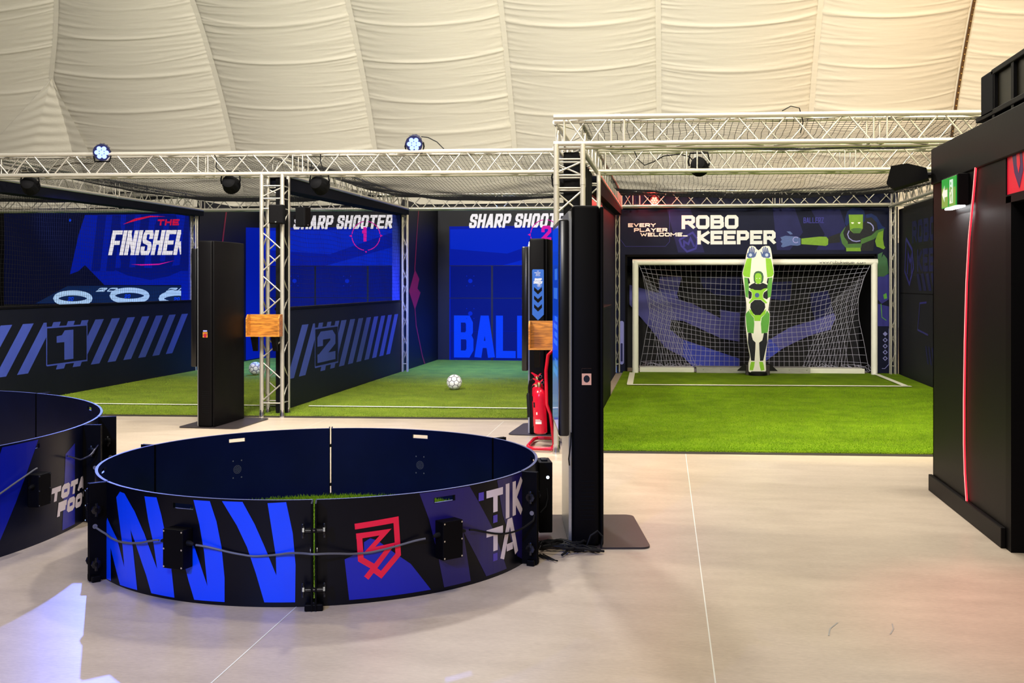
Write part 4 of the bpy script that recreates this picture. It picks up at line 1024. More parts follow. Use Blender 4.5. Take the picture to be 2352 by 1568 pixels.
G().rbox(-.20, -.13, .02, .12, .03, .20, .006).rbox(.13, .20, .02, .12, .03, .20, .006).build('pivot_bracket', M['baseplate'], rk)
G().prism([(-.34, .10), (-.22, .22), (-.13, .22), (-.13, .10)], .06, .10).prism([(.34, .10), (.22, .22), (.13, .22), (.13, .10)], .06, .10).build('side_gusset', M['rubber'], rk)

# ---- footballs
def football(label, loc, seam_m, rot):
    bm = bmesh.new(); bmesh.ops.create_icosphere(bm, subdivisions=1, radius=1.0)
    # truncated icosahedron look: cut corners
    bmesh.ops.bevel(bm, geom=bm.verts[:], offset=.36, affect='VERTICES', segments=1)
    faces = [[v.co.normalized()*1.0 for v in f.verts] for f in bm.faces]; bm.free()
    e = empty('football', loc, label, 'ball'); e.rotation_euler = rot
    Rb = .112
    bm = bmesh.new(); bmesh.ops.create_icosphere(bm, subdivisions=4, radius=Rb*.985)
    me = bpy.data.meshes.new('bladder'); bm.to_mesh(me); bm.free(); me.materials.append(seam_m); me.polygons.foreach_set('use_smooth', [True]*len(me.polygons))
    link(bpy.data.objects.new('seam_layer', me), e)
    g = G()
    for f in faces:
        c = sum(f, Vector())/len(f); rings = []
        for s, rr in ((.86, .988), (.84, 1.0), (.55, 1.004), (.28, 1.006)):
            pts = []
            for i in range(len(f)):
                a, b = f[i], f[(i+1) % len(f)]
                for q in range(4): pts.append((c+((a+(b-a)*q/4)-c)*s).normalized()*Rb*rr)
            rings.append(pts)
        n = len(rings[0]); vs = [p for r in rings for p in r]+[c.normalized()*Rb*1.008]
        fs = [(r*n+i, r*n+(i+1) % n, (r+1)*n+(i+1) % n, (r+1)*n+i) for r in range(3) for i in range(n)]+[(3*n+i, 3*n+(i+1) % n, 4*n) for i in range(n)]
        g.add(vs, fs)
    g.build('panels', M['ballwhite'], e, smooth=True)
    return e
football('white and grey football on the turf in front of the BALL lettering', (-3.15, 15.42, .142), M['ballgrey'], (.4, .3, .2))
football('blue-lit football between the left kiosk and the lattice column', (-7.02, 17.40, .142), M['balledge'], (.9, .1, .6))

# ---- kiosks
def kiosk(label, loc, rz, screen, sticker, extra=None):
    e = empty('kiosk', loc, label, 'kiosk', rotz=rz)
    G().rbox(-.15, .37, -.03, .88, .004, .014, .004).build('base_plate', M['baseplate'], e) if False else None
    g = G(); pl = []
    for cx, cy, a0 in ((.40, .82, 0), (-.30, .82, 90), (-.30, .03, 180), (.40, .03, 270)):
        pl += circle(cx-.06 if cx > 0 else cx+.06, cy, .06, n=6, a0=a0, a1=a0+90)
    g.prism([(p[0]-.02, p[1]) for p in pl], .002, .012, 'xy'); g.build('base_plate', M['baseplate'], e)
    G().rbox(-.095, .072, 0, .80, .012, 2.07, .02, 3).build('body', M['black'], e, smooth=True)
    G().rbox(.076, .098, .004, .796, .012, 2.065, .012, 2).build('back_cover', M['black'], e, smooth=True)
    G().prism([(.03, .02), (.77, .02), (.77, 1.99), (.72, 2.04), (.08, 2.04), (.03, 1.99)], -.112, -.09, 'yz').build('front_plate', M['silver'], e)
    bz = G().rbox(-.175, -.112, -.005, .76, .675, 1.985, .012, 2).build('screen_frame', M['black_gloss'], e, smooth=True)
    G().box(-.1765, -.175, .03, .73, .71, 1.95).build('screen', M['screen_blue'] if screen else M['black_gloss'], bz)
    if screen:
        tl_ = []
        for i, (z, hh) in enumerate(((1.62, .07), (1.50, .07), (1.36, .03), (1.31, .03), (1.26, .03), (1.21, .03), (1.08, .04), (1.02, .04))):
            for q in range(4 if i % 2 else 3): tl_.append([(.15+q*.11, z), (.24+q*.11, z), (.24+q*.11, z+hh), (.15+q*.11, z+hh)])
        art(bz, 'screen_text', tl_, M['screen_dim'], -.1772, 'yz')
    g = G()
    for i in range(11): g.box(-.045, .04, -.0015, .003, .17+i*.023, .176+i*.023)
    g.build('vent_slots', M['black_matt'], e)
    if sticker:
        st = G().box(-.035, .022, -.0015, .001, .985 if sticker == 1 else 1.0, 1.085 if sticker == 1 else 1.06).build('sticker', M['peach'] if sticker == 1 else M['wood'], e)
        art(st, 'sticker_header', [[(-.035, 1.055), (.022, 1.055), (.022, 1.085), (-.035, 1.085)]] if sticker == 1 else [[(-.03, 1.065), (.017, 1.065), (.017, 1.08), (-.03, 1.08)]], M['black_matt'] if sticker == 1 else M['lavender'], -.0025)
        art(st, 'sticker_picture', [circle(-.006, 1.022, .019, .022, 14)], M['suitblack'] if sticker == 1 else M['redline'], -.0025)
        G().lathe([(.007, 0), (.007, .004)], 10, (-.005, -.003, .95), 'y').build('key_lock', M['black_matt'], e)
    return e
k2 = kiosk('tall black kiosk in the centre seen from its side with small sticker', (-.495, 6.44, 0), R_(9.0), True, 1)
G().tube([(-.10, -.008, .70), (-.105, -.012, .62), (-.115, -.012, .54), (-.11, 0, .50)], .004, 6).build('screen_cable', M['rubber'], k2, smooth=True)
kiosk('black kiosk standing left of the lattice column with the wooden tray', (-5.07, 11.14, 0), R_(-1.5), True, 2)
k3 = kiosk('dark kiosk with a blue chevron sign behind the fire extinguishers', (-1.375, 11.12, 0), R_(-3.0), True, 0)
sg = G().prism([(-.062, 1.27), (-.062, 1.735), (-.055, 1.745), (.055, 1.745), (.062, 1.735), (.062, 1.27), (0, 1.21)], -.006, .002).build('arrow_sign', M['signblue'], k3)
chev = [[(-.042, z+.05), (0, z+.012), (.042, z+.05), (.042, z+.012), (0, z-.028), (-.042, z+.012)] for z in (1.51, 1.42, 1.33)]
art(sg, 'chevrons', chev, M['black_matt'], -.0068)
art(sg, 'sign_lettering', text('SHARP', .026, .0135, .0045, .002, .15, -.038, 1.625)[0]+text('SHOOTER', .026, .0115, .004, .0018, .15, -.048, 1.595)[0]+text('TAP', .007, .006, .0015, .002, 0, -.012, 1.722)[0]+text('WRISTBAND', .008, .006, .0015, .0015, 0, -.038, 1.704)[0]+text('BELOW', .008, .006, .0015, .002, 0, -.02, 1.689)[0]+text('TO PLAY', .008, .006, .0015, .002, 0, -.025, 1.674)[0], M['white'], -.0068)
art(sg, 'sign_number', text('2', .02, .013, .004, 0, 0, .005, 1.572)[0]+arc_band(.012, 1.58, .019, .019, .002, 0, 360), M['white'], -.0068)

# ---- wooden trays bolted to the columns
def tray(label, loc, rz, wd, hh, dp):
    e = empty('wooden_tray', loc, label, 'tray', rotz=rz); t = .014
    G().box(0, wd, dp-t, dp, 0, hh).build('back_board', M['wood'], e)
    G().box(0, wd, 0, dp, -t, 0).build('bottom_board', M['wood'], e)
    for x in (0, wd-t):
        G().prism([(0, 0), (dp-t, 0), (dp-t, hh), (.05, hh), (0, hh-.05)], x, x+t, 'yz').build('side_board', M['wood'], e)
    for x in (.05, wd-.11):
        G().prism([(.02, -.015), (dp, -.015), (dp, -.19), (dp-.03, -.19)], x, x+.055, 'yz').build('bracket', M['black'], e)
    return e
tray('wooden tray on black brackets fixed to the left lattice column', (-4.935, FL(-4.9)-.215, .985), R_(4.4), .40, .245, .15)
tray('wooden tray fixed to the central column above the extinguishers', (-1.325, FR(-1.3)+.035, .985), R_(4.4), .42, .255, .16)

# ---- extinguishers on a red tube stand
st = tag(G().tube([(-1.12, 10.05, .03), (-1.28, 10.05, .03), (-1.33, 10.08, .03), (-1.36, 10.2, .03), (-1.36, 10.66, .03), (-1.33, 10.74, .03), (-1.12, 10.74, .03)], .018, 10)
   .tube([(-1.13, 10.40, .03), (-1.16, 10.36, .32), (-1.195, 10.33, .42), (-1.20, 10.33, .75), (-1.18, 10.34, .90), (-1.13, 10.36, .95)], .017, 10).tube([(-1.12, 10.74, .03), (-1.12, 10.40, .03), (-1.12, 10.05, .03)], .016, 8).build('extinguisher_stand', M['redpaint'], smooth=True), 'red bent tube stand holding the fire extinguishers', 'stand')
def extinguisher(label, loc, co2, tilt):
    e = empty('fire_extinguisher', loc, label, 'fire extinguisher'); e.rotation_euler = tilt
    r = .066
    G().lathe([(.05, 0), (r, .012), (r, .36), (.062, .395), (.045, .425), (.024, .44), (.022, .455)], 24).build('cylinder', M['redpaint'], e, smooth=True)
    G().lathe([(.02, .455), (.02, .49), (.014, .50)], 14).tube([(-.025, 0, .475), (-.045, 0, .475)], .008, 8).build('valve', M['brass'], e, smooth=True)
    G().prism([(-.02, .49), (.02, .495), (.045, .53), (.03, .53), (.01, .51), (-.05, .545), (-.06, .54), (-.03, .51)], -.009, .009).build('handle', M['redpaint'], e)
    G().tube([(.035+.014*math.cos(a), -.01, .50+.014*math.sin(a)) for a in np.linspace(0, 2*PI, 13)[:-1]], .003, 6, True).build('pull_ring', M['chrome'], e, smooth=True)
    if co2:
        G().tube([(-.04, 0, .475), (-.075, 0, .46), (-.09, 0, .40), (-.09, -.005, .33)], .009, 8).build('hose', M['rubber'], e, smooth=True)
        G().lathe([(.014, .34), (.024, .32), (.026, .12), (.03, .10)], 14, (-.092, -.005, 0)).build('horn', M['rubber'], e, smooth=True)
    else:
        G().tube([(-.04, 0, .475), (-.075, .01, .45), (-.082, .01, .35), (-.078, .01, .06)], .008, 8).build('hose', M['rubber'], e, smooth=True)
    lb = G(); pa = []
    for i in range(9): 
        a = R_(-150+i*11); pa.append((math.cos(a)*(r+.0008), math.sin(a)*(r+.0008)))
    for (z0, z1, i0, i1) in ((.10, .125, 2, 7), (.13, .135, 2, 7), (.14, .145, 2, 6), (.19, .215, 3, 4)):
        lb = G()
        for i in range(i0, i1): lb.add([(*pa[i], z0), (*pa[i+1], z0), (*pa[i+1], z1), (*pa[i], z1)], [(0, 1, 2, 3)])
        lb.build('instruction_print', M['offwhite'], e, fix=False)
    lb = G()
    for i in range(0, 2): lb.add([(*pa[i], .26), (*pa[i+1], .26), (*pa[i+1], .31), (*pa[i], .31)], [(0, 1, 2, 3)])
    lb.build('colour_band', M['navy'], e, fix=False)
    return e
extinguisher('front red fire extinguisher in the tube stand', (-1.255, 10.36, .13), False, (0, R_(-2), 0))
extinguisher('rear red fire extinguisher with black discharge horn', (-1.29, 10.56, .17), True, (0, R_(-3), 0))

# ---- football rings
def cellpanel(name, parent, m, c, R, a0, a1, H, th, slots=(), bump=None):
    sb = sorted(set([a0+(a1-a0)*i/28 for i in range(29)]+[a for s in slots for a in (s[0], s[1])])); zb = sorted(set([0, H]+[z for s in slots for z in (s[2], s[3])]))
    def hole(i, j):
        am = (sb[i]+sb[i+1])/2; zm = (zb[j]+zb[j+1])/2
        return any(s[0] < am < s[1] and s[2] < zm < s[3] for s in slots)
    g = G(); ns, nz = len(sb), len(zb); inner = []
    def P(a, z, rr): return (rr*math.cos(R_(a)), rr*math.sin(R_(a)), z)
    Ro, Ri = R, R-th; idx = lambda i, j, k: (i*nz+j)*2+k
    for i in range(ns):
        for j in range(nz): g.v += [P(sb[i], zb[j], Ro), P(sb[i], zb[j], Ri)]
    ok = lambda i, j: 0 <= i < ns-1 and 0 <= j < nz-1 and not hole(i, j)
    for i in range(ns-1):
        for j in range(nz-1):
            if not ok(i, j): continue
            g.f.append((idx(i, j, 0), idx(i+1, j, 0), idx(i+1, j+1, 0), idx(i, j+1, 0)))
            inner.append(len(g.f)); g.f.append((idx(i, j+1, 1), idx(i+1, j+1, 1), idx(i+1, j, 1), idx(i, j, 1)))
            if not ok(i-1, j): g.f.append((idx(i, j, 0), idx(i, j+1, 0), idx(i, j+1, 1), idx(i, j, 1)))
            if not ok(i+1, j): g.f.append((idx(i+1, j, 1), idx(i+1, j+1, 1), idx(i+1, j+1, 0), idx(i+1, j, 0)))
            if not ok(i, j-1): g.f.append((idx(i, j, 1), idx(i+1, j, 1), idx(i+1, j, 0), idx(i, j, 0)))
            if not ok(i, j+1): g.f.append((idx(i, j+1, 0), idx(i+1, j+1, 0), idx(i+1, j+1, 1), idx(i, j+1, 1)))
    o = g.build(name, m, parent, smooth=True, fix=False); o.data.materials.append(M['ringinner_lit'])
    for q in inner: o.data.polygons[q].material_index = 1
    return o

def wrap(parent, name, polys, m, R, d):
    # polys in (angle in degrees, z); bent round a cylinder of radius R + d
    g = G(); d0 = d
    for ip, p in enumerate(polys):
        d = d0+0.00006*(ip % 8)
        bm = bmesh.new()
        try: f0 = bm.faces.new([bm.verts.new((a, z*60, 0)) for a, z in p])
        except ValueError: bm.free(); continue
        lo = min(q[0] for q in p); hi = max(q[0] for q in p)
        bmesh.ops.triangulate(bm, faces=bm.faces[:])
        a = math.ceil(lo/2)*2
        while a < hi:
            bmesh.ops.bisect_plane(bm, geom=bm.verts[:]+bm.edges[:]+bm.faces[:], plane_co=(a, 0, 0), plane_no=(1, 0, 0)); a += 2
        bm.verts.index_update()
        g.add([((R+d)*math.cos(R_(v.co.x)), (R+d)*math.sin(R_(v.co.x)), v.co.y/60) for v in bm.verts], [[v.index for v in f.verts] for f in bm.faces]); bm.free()
    return g.build(name, m, parent, fix=False, smooth=False)

def wtext(s, h, wd, t, gap, shear, a0, z0, R):
    tp, _ = text(s, h, wd, t, gap, shear, 0, z0)
    dg = 180/PI/R
    return [[(a0+x*dg, z) for x, z in p] for p in tp]

def ring(name, label, c, R, H, joints, mat_panel, panel_gap=.42, th=.016):
    e = empty(name, (c[0], c[1], 0), label, 'football ring')
    J = joints; n = len(J); panels = []
    for i in range(n):
        a0, a1 = J[i]+panel_gap, J[(i+1) % n]-panel_gap
        if a1 < a0: a1 += 360
        mid = (a0+a1)/2; dg = 180/PI/R
        sl = [(mid-.062*dg, mid+.062*dg, H-.062, H-.036)]
        p = cellpanel('panel', e, mat_panel(i), c, R, a0, a1, H, th, sl); panels.append((p, a0, a1, mid))
        G().add([((R-th*k2)*math.cos(R_(a0+(a1-a0)*q/40)), (R-th*k2)*math.sin(R_(a0+(a1-a0)*q/40)), H+.0012) for q in range(41) for k2 in (0, 1)], [(2*q, 2*q+1, 2*q+3, 2*q+2) for q in range(40)]).build('top_edge', M['edge'], p, fix=False)
        # sensor grille and bolts inside
        def PI_(a, z, r): return Vector((r*math.cos(R_(a)), r*math.sin(R_(a)), z))
        ri = R-th-.0015; g = G(); zc = H*.515
        def disc(ax, zz, rr, k=8):
            cc = PI_(ax, zz, ri); t = Vector((-math.sin(R_(ax)), math.cos(R_(ax)), 0))
            n0 = len(g.v); g.v += [tuple(cc+t*rr*math.cos(2*PI*q/k)+Vector((0, 0, rr*math.sin(2*PI*q/k)))) for q in range(k)]; g.f.append(tuple(range(n0, n0+k)))
        for rr, cnt in ((0, 1), (.010, 6), (.019, 12), (.028, 18)):
            for q in range(cnt): disc(mid+rr*math.cos(2*PI*q/cnt)*dg, zc+rr*math.sin(2*PI*q/cnt), .0032, 6)
        g.build('sensor_grille', M['greylight'], p, fix=False)
        g = G()
        for qx in (-.032, .032):
            for qz in (-.058, .062): disc(mid+qx*dg, zc+qz, .0055)
        g.build('bolt_heads', M['greylight'], p, fix=False)
        # junction box outside
        bx = empty_child('sensor_box', e, (R+.002)*math.cos(R_(mid)), (R+.002)*math.sin(R_(mid)), H*.53, R_(mid))
    return e, panels

def empty_child(name, parent, x, y, z, a):
    o = G().rbox(0, .075, -.062, .062, -.098, .098, .004).build(name, M['black'], parent, (x, y, z), a)
    first = None
    for yy in (-.054, .054):
        for zz in (-.088, 0, .088):
            if first is None: first = c = G().lathe([(.0048, 0), (.0048, .003)], 8, (0, 0, 0), 'x').build('screw', M['chrome'], o)
            else: c = first.copy(); COL.objects.link(c); c.parent = o
            c.location = (.0745, yy, zz)
    for s in (-1, 1): G().tube([(.04, s*.06, .03), (.04, s*.078, .03), (.04, s*.10, .026)], [.013, .013, .007], 8).build('cable_gland', M['rubber'], o, smooth=True)
    return o

def flange(e, R, H, a, out=.105, gap=.40, low=True):
    ca, sa = math.cos(R_(a)), math.sin(R_(a))
    for s in (-1, 1):
        aa = a+s*gap
        g = G().box(0, out, -.004, .004, .004, H)
        o = g.build('flange', M['black'], e, ((R-.014)*math.cos(R_(aa)), (R-.014)*math.sin(R_(aa)), 0), R_(aa))
        G().lathe([(.013, 0), (.013, .004)], 12, (out*.72, s*.004-(.004 if s < 0 else 0), H*.56), 'y').build('cable_hole', M['silver'], o)
    for z in (H*.19, H*.74):
        g = G().tube([(0, -.058, 0), (0, .058, 0)], .012, 10)
        for s in (-1, 1):
            g.lathe([(.012, 0), (.026, .003), (.026, .013), (.012, .016)], 8, (0, s*.05-.008, 0), 'y')
            g.rbox(-.008, .008, s*.052-.006, s*.052+.006, -.036, .036, .003)
        g.build('clamp', M['black_gloss'], e, ((R+.065)*ca, (R+.065)*sa, z), R_(a), smooth=True)
    g = G().rbox(-.012, .035, -.045, .045, .0, .035, .006).build('foot_bracket', M['black'], e, ((R+.05)*ca, (R+.05)*sa, .0), R_(a))

C1 = (-2.1154, 6.3439); R1 = 1.318; H1 = .527
J1 = [-133.6, -73.6, -13.6, 46.4, 106.4, 166.4]
r1, pan1 = ring('football_ring', 'black panelled football ring with blue zigzag and red shield in the foreground', C1, R1, H1, J1, lambda i: M['ringblack'])
for a in J1: flange(r1, R1, H1, a)
pL, pR = pan1[0][0], pan1[1][0]
zz = [[(-132.9, .314), (-132.4, .335), (-126.4, .243), (-123.1, .111), (-123.9, .218), (-127.0, .464), (-125.1, .5), (-123.0, .497), (-118.8, .416), (-115.2, .311), (-111.0, .144), (-112.1, .265), (-113.9, .384), (-115.2, .504), (-111.2, .508), (-109.7, .421), (-108.1, .295), (-106.8, .169), (-105.9, .013), (-112.9, .014), (-114.6, .1), (-118.3, .245), (-120.5, .317), (-119.5, .228), (-117.8, .012), (-125.1, .008), (-127.4, .089), (-130.2, .184), (-130.0, .007), (-132.9, .004)],
 [(-100.8, .515), (-96.7, .515), (-95.1, .415), (-93.9, .289), (-93.2, .138), (-93.2, .018), (-100.6, .016), (-102.1, .11), (-103.1, .184), (-102.5, .346), (-100.6, .285), (-97.3, .092), (-98.1, .258), (-99.3, .396)],
 [(-93.8, .518), (-89.1, .518), (-86.4, .409), (-84.2, .297), (-81.7, .158), (-81.8, .253), (-82.8, .398), (-83.6, .514), (-79.6, .519), (-78.2, .366), (-77.6, .208), (-77.7, .024), (-84.3, .024), (-86.1, .163), (-88.1, .295), (-90.4, .401)]]
wrap(pL, 'zigzag_graphic', zz, M['ringblue'], R1, .0012)
wrap(pR, 'deep_blue_graphic', [[(-66.2, .022), (-67.2, .226), (-63.0, .267), (-63.0, .305), (-61.6, .322), (-59.9, .306), (-55.9, .232), (-52.3, .17), (-47.3, .022)]], M['ringdeep'], R1, .0011)
wrap(pR, 'purple_graphic', [[(-50.2, .524), (-46.5, .524), (-46.5, .463), (-40.7, .463), (-40.7, .524), (-36.4, .524), (-28.2, .262), (-22.5, .02), (-30.8, .02), (-38.3, .289), (-36.0, .02), (-43.8, .02), (-45.5, .195), (-47.8, .386)], [(-46.5, .524), (-40.7, .524), (-40.7, .4925), (-46.5, .4925)], [(-26.7, .524), (-24.3, .322), (-19.4, .13), (-17.0, .06), (-14.2, .03), (-14.2, .524)]], M['ringpurple'], R1, .0011)
dg1 = 180/PI/R1
def arib(lines, t):
    out = []
    for l in lines: out += [[(x*dg1, z) for x, z in q] for q in ribbon([(a/dg1, z) for a, z in l], t)]
    return out
wrap(pR, 'shield_emblem', arib([[(-65.0, .386), (-55.8, .404), (-55.3, .227), (-59.2, .134), (-61.0, .168)], [(-60.9, .178), (-63.7, .22), (-64.0, .33)], [(-64.7, .337), (-58.2, .347), (-61.9, .262), (-57.0, .274), (-62.5, .125)]], .029), M['red'], R1, .0022)
def letters(lines, t): return arib(lines, t)
tk = letters([[(-30.8, .459), (-24.3, .459)], [(-27.4, .455), (-27.4, .354)], [(-22.2, .489), (-22.2, .298)], [(-18.9, .489), (-18.9, .298)], [(-14.6, .489), (-18.6, .395), (-14.6, .298)], [(-12.0, .489), (-12.0, .298)],
              [(-30.8, .248), (-24.3, .248)], [(-27.4, .245), (-27.4, .143)], [(-24.6, .084), (-21.6, .272), (-20.6, .272), (-17.6, .084)], [(-22.6, .135), (-19.6, .135)]], .040)
tk = [p for p in tk if max(q[0] for q in p) < -13.9]
wrap(pR, 'title_lettering', tk, M['pinkwhite'], R1, .0022)
wrap(pR, 'square_marks', [[(-33.5, .478), (-31.7, .478), (-31.7, .434), (-33.5, .434)], [(-28.3, .337), (-26.6, .337), (-26.6, .296), (-28.3, .296)], [(-28.3, .129), (-26.6, .129), (-26.6, .088), (-28.3, .088)]], M['squares'], R1, .0022)
wrap(r1, 'joint_number', wtext('3', .018, .013, .004, 0, 0, 0, 0, R1), M['white'], R1, .001).location = (0, 0, -5) if False else (0, 0, 0)
# cables slung along the outside
def slung(e, R, pts, mt, r=.0055, off=.03):
    P = []
    A = np.array([p[0] for p in pts]); Zc = np.array([p[1] for p in pts])
    tt = np.linspace(0, len(pts)-1, 60); ki = np.arange(len(pts))
    # smooth (Catmull-like) interpolation
    a = np.interp(tt, ki, A); z = np.interp(tt, ki, Zc)
    kk = np.ones(9)/9; z = np.convolve(np.pad(z, 4, mode='edge'), kk, 'valid')
    o = [p[2] if len(p) > 2 else off for p in pts]; oo = np.interp(tt, ki, o)
    g = G().tube([((R+d)*math.cos(R_(q)), (R+d)*math.sin(R_(q)), zz_) for q, zz_, d in zip(a, z, oo)], r, 8)
    return g.build('cable', mt, e, smooth=True)
slung(r1, R1, [(-133.3, .30, .07), (-130, .262, .03), (-126, .243, .02), (-121, .248, .02), (-115, .27, .03), (-110.5, .300, .042), (-108.6, .306, .042)], M['greylight'])
slung(r1, R1, [(-99.0, .306, .042), (-94.5, .285, .02), (-88.7, .253, .012), (-84.4, .252, .012), (-79.0, .275, .03), (-73.6, .292, .105), (-68.0, .265, .05), (-63.9, .251, .015), (-59.7, .255, .012), (-53.8, .285, .02), (-49.6, .303, .042)], M['greylight'])
slung(r1, R1, [(-38.0, .31, .042), (-32.6, .27, .015), (-27.0, .232, .01), (-22, .214, .01), (-18, .222, .04), (-15.2, .26, .08), (-13.4, .298, .075)], M['rubber'])
# control box on the right of the ring
cb = G().rbox(0, .085, -.09, .09, -.218, .218, .006).build('control_box', M['black'], r1, (1.318+.02-.05, -.075+.03+.16, .28), R_(6))
cb.location = ((R1+.003)*math.cos(R_(12.5)), (R1+.003)*math.sin(R_(12.5)), .275); cb.rotation_euler = (0, 0, R_(14))
G().tube([(.055, -.0945, .125), (.055, -.0905, .125)], .010, 12).build('power_button', M['power'], cb)
G().rbox(.02, .06, -.05, .03, .217, .229, .004).build('catch', M['rubber'], cb)
tag(G().tube([(.05, -.091, .06), (.055, -.10, .0), (.04, -.12, -.05), (.0, -.16, -.08)], .005, 8).build('box_cable', M['rubber'], cb, smooth=True))

# turf disc inside
dv = [(C1[0]+(R1-.02)*math.cos(2*PI*i/64), C1[1]+(R1-.02)*math.sin(2*PI*i/64)) for i in range(64)]
td = tag(G().prism(dv, .001, .035, 'xy').build('turf_disc', M['turf']), 'round piece of artificial turf lying inside the foreground ring', 'turf')
vs = []; fs = []
for i in range(42000):
    rr = (R1-.03)*math.sqrt(rng.uniform(0, 1)); a = rng.uniform(0, 2*PI); x = C1[0]+rr*math.cos(a); y = C1[1]+rr*math.sin(a)
    b = rng.uniform(0, 2*PI); l = rng.uniform(.012, .028); k_ = len(vs); dx, dy = rng.uniform(-.012, .012, 2)
    vs += [(x+.003*math.cos(b), y+.003*math.sin(b), .034), (x-.003*math.cos(b), y-.003*math.sin(b), .034), (x+dx, y+dy, .035+l)]; fs.append((k_, k_+1, k_+2))
tag(G().add(vs, fs).build('grass_pile', M['blade'], td, fix=False), kind='stuff')

# second, larger ring at the left
C2 = (-6.44, 6.12); R2 = 2.6; H2 = .65
J2 = [21.5, 66.5, 112, 157.5, 203, 248.5, 294, 333.5]
r2, pan2 = ring('football_ring', 'larger dark blue football ring cut off by the left edge', C2, R2, H2, J2, lambda i: M['ringblack2'], panel_gap=.22)
for a in J2: flange(r2, R2, H2, a, .13, .21)
flange(r2, R2, H2, 12.0, .13, .21)
p2 = pan2[7][0]
wrap(p2, 'title_lettering', wtext('TOTAL', .088, .112, .034, .012, .22, 1.3, .222, R2)+wtext('FOOTBALL', .088, .112, .034, .012, .22, 3.0, .118, R2), M['pinkwhite'], R2, .002)
wrap(p2, 'deep_blue_graphic', [[(-8.5, .64), (-1.5, .64), (-6, .30), (-10, .02), (-17, .02), (-12, .3)], [(4.5, .02), (8.5, .02), (8.5, .55), (5.5, .50)]], M['ringdeep'], R2, .0012)
slung(r2, R2, [(-15, .30, .02), (-11, .35, .02), (-7, .42, .03), (-3, .48, .04)], M['greylight'])
slung(r2, R2, [(4.2, .50, .04), (6.5, .47, .03), (8.5, .44, .04), (10, .46, .08), (11.8, .52, .10)], M['bluebody'])

# heap of cables between ring and kiosk
g = G()
for q in range(16):
    p0 = Vector((-.72+rng.uniform(-.12, .08), 6.28+rng.uniform(-.12, .25), .012+.004*q*.3)); pts = []
    L0 = Vector((-.5+rng.uniform(-.1, .08), 6.36+rng.uniform(-.08, .03), .012))
    for t in np.linspace(0, 1, 14):
        p = p0.lerp(L0, t); pts.append((p.x+.05*math.sin(6*t+q), min(p.y+.06*math.cos(5*t+q*1.7), 6.41), .012+.035*math.sin(PI*t)*rng.uniform(.5, 1)+.002*(q % 6)))
    g.tube(pts, .0075, 6)
g.tube([(-.42+.0, 6.37, .012), (-.50, 6.34, .02), (-.47, 6.34, .10), (-.43, 6.36, .125), (-.40, 6.37, .09), (-.41, 6.37, .02)], .006, 6)
for q in range(4): g.tube([(-.80+.02*q, 6.22, .01), (-.74+.03*q, 6.14-.02*q, .012), (-.70+.02*q, 6.12-.01*q, .008)], .004, 6)
tag(g.build('cable_heap', M['rubber'], smooth=True), 'tangle of black cables on the floor between the ring and the kiosk', 'cables')

# ---- lights on the trusses
def par(name, label, loc, aim, lens, body, scale=1.0, energy=0, color=(1, 1, 1), group=None, spot=30, blend=.3, yoke=True, size=.03):
    e = empty(name, loc, label, 'stage light', group=group)
    d = (Vector(aim)-Vector(loc)).normalized(); q = d.to_track_quat('-Z', 'Y')
    h = bpy.data.objects.new('head', None)
    g = G(); s = scale
    g.lathe([(.045*s, .12*s), (.075*s, .10*s), (.092*s, .04*s), (.098*s, -.02*s), (.105*s, -.05*s), (.108*s, -.062*s), (.095*s, -.062*s)], 20)
    hd = g.build('housing', body, e, smooth=True); hd.rotation_euler = q.to_euler()
    fg = G()
    for k_ in range(14):
        a = 2*PI*k_/14; c_, s_ = math.cos(a), math.sin(a)
        fg.add([((.07*c_-.003*s_)*s, (.07*s_+.003*c_)*s, .10*s), ((.07*c_+.003*s_)*s, (.07*s_-.003*c_)*s, .10*s), ((.108*c_+.003*s_)*s, (.108*s_-.003*c_)*s, .01*s), ((.108*c_-.003*s_)*s, (.108*s_+.003*c_)*s, .01*s)], [(0, 1, 2, 3)])
    fg.build('cooling_fins', body, hd, fix=False)
    lg = G()
    cs = [(0, 0)]+[(.058*s*math.cos(2*PI*k_/6), .058*s*math.sin(2*PI*k_/6)) for k_ in range(6)]
    for cx, cy in cs: lg.lathe([(.029*s, -.060*s), (.029*s, -.068*s), (.018*s, -.073*s)], 12, (cx, cy, 0))
    lg.build('lens_cluster', lens, hd, smooth=True)
    if yoke:
        G().tube([(-.11*s, 0, 0), (-.12*s, 0, .05*s), (-.10*s, 0, .15*s), (.10*s, 0, .15*s), (.12*s, 0, .05*s), (.11*s, 0, 0)] if yoke == 1 else [(-.11*s, 0, 0), (-.12*s, 0, -.05*s), (-.10*s, 0, -.13*s), (.10*s, 0, -.13*s), (.12*s, 0, -.05*s), (.11*s, 0, 0)], .010*s, 8).build('yoke', M['black'], e, smooth=True)
    if energy:
        L = lamp('beam', 'SPOT', (0, 0, 0), (0, 0, -1), energy, color, size, spot, blend); L.parent = hd; L.rotation_euler = (0, 0, 0); L.location = (0, 0, -.09*s)
    return e
BLUE = (.06, .14, 1.0)
par('stage_light', 'glowing blue stage light clamped on top of the left front truss', (-6.78, FL(-6.78)+.0, 3.19), (-3.6, 4.6, 0), M['led_blue'], M['bluebody'], .95, 900, (.16, .24, 1), 'blue stage lights', 46, .15, yoke=2)
par('stage_light', 'glowing blue stage light with loose cable nearest the central column', (-2.99, FL(-2.99)+.0, 3.26), (-2.2, 5.4, 0), M['led_blue'], M['bluebody'], .95, 260, (.16, .24, 1), 'blue stage lights', 30, .3, yoke=2)
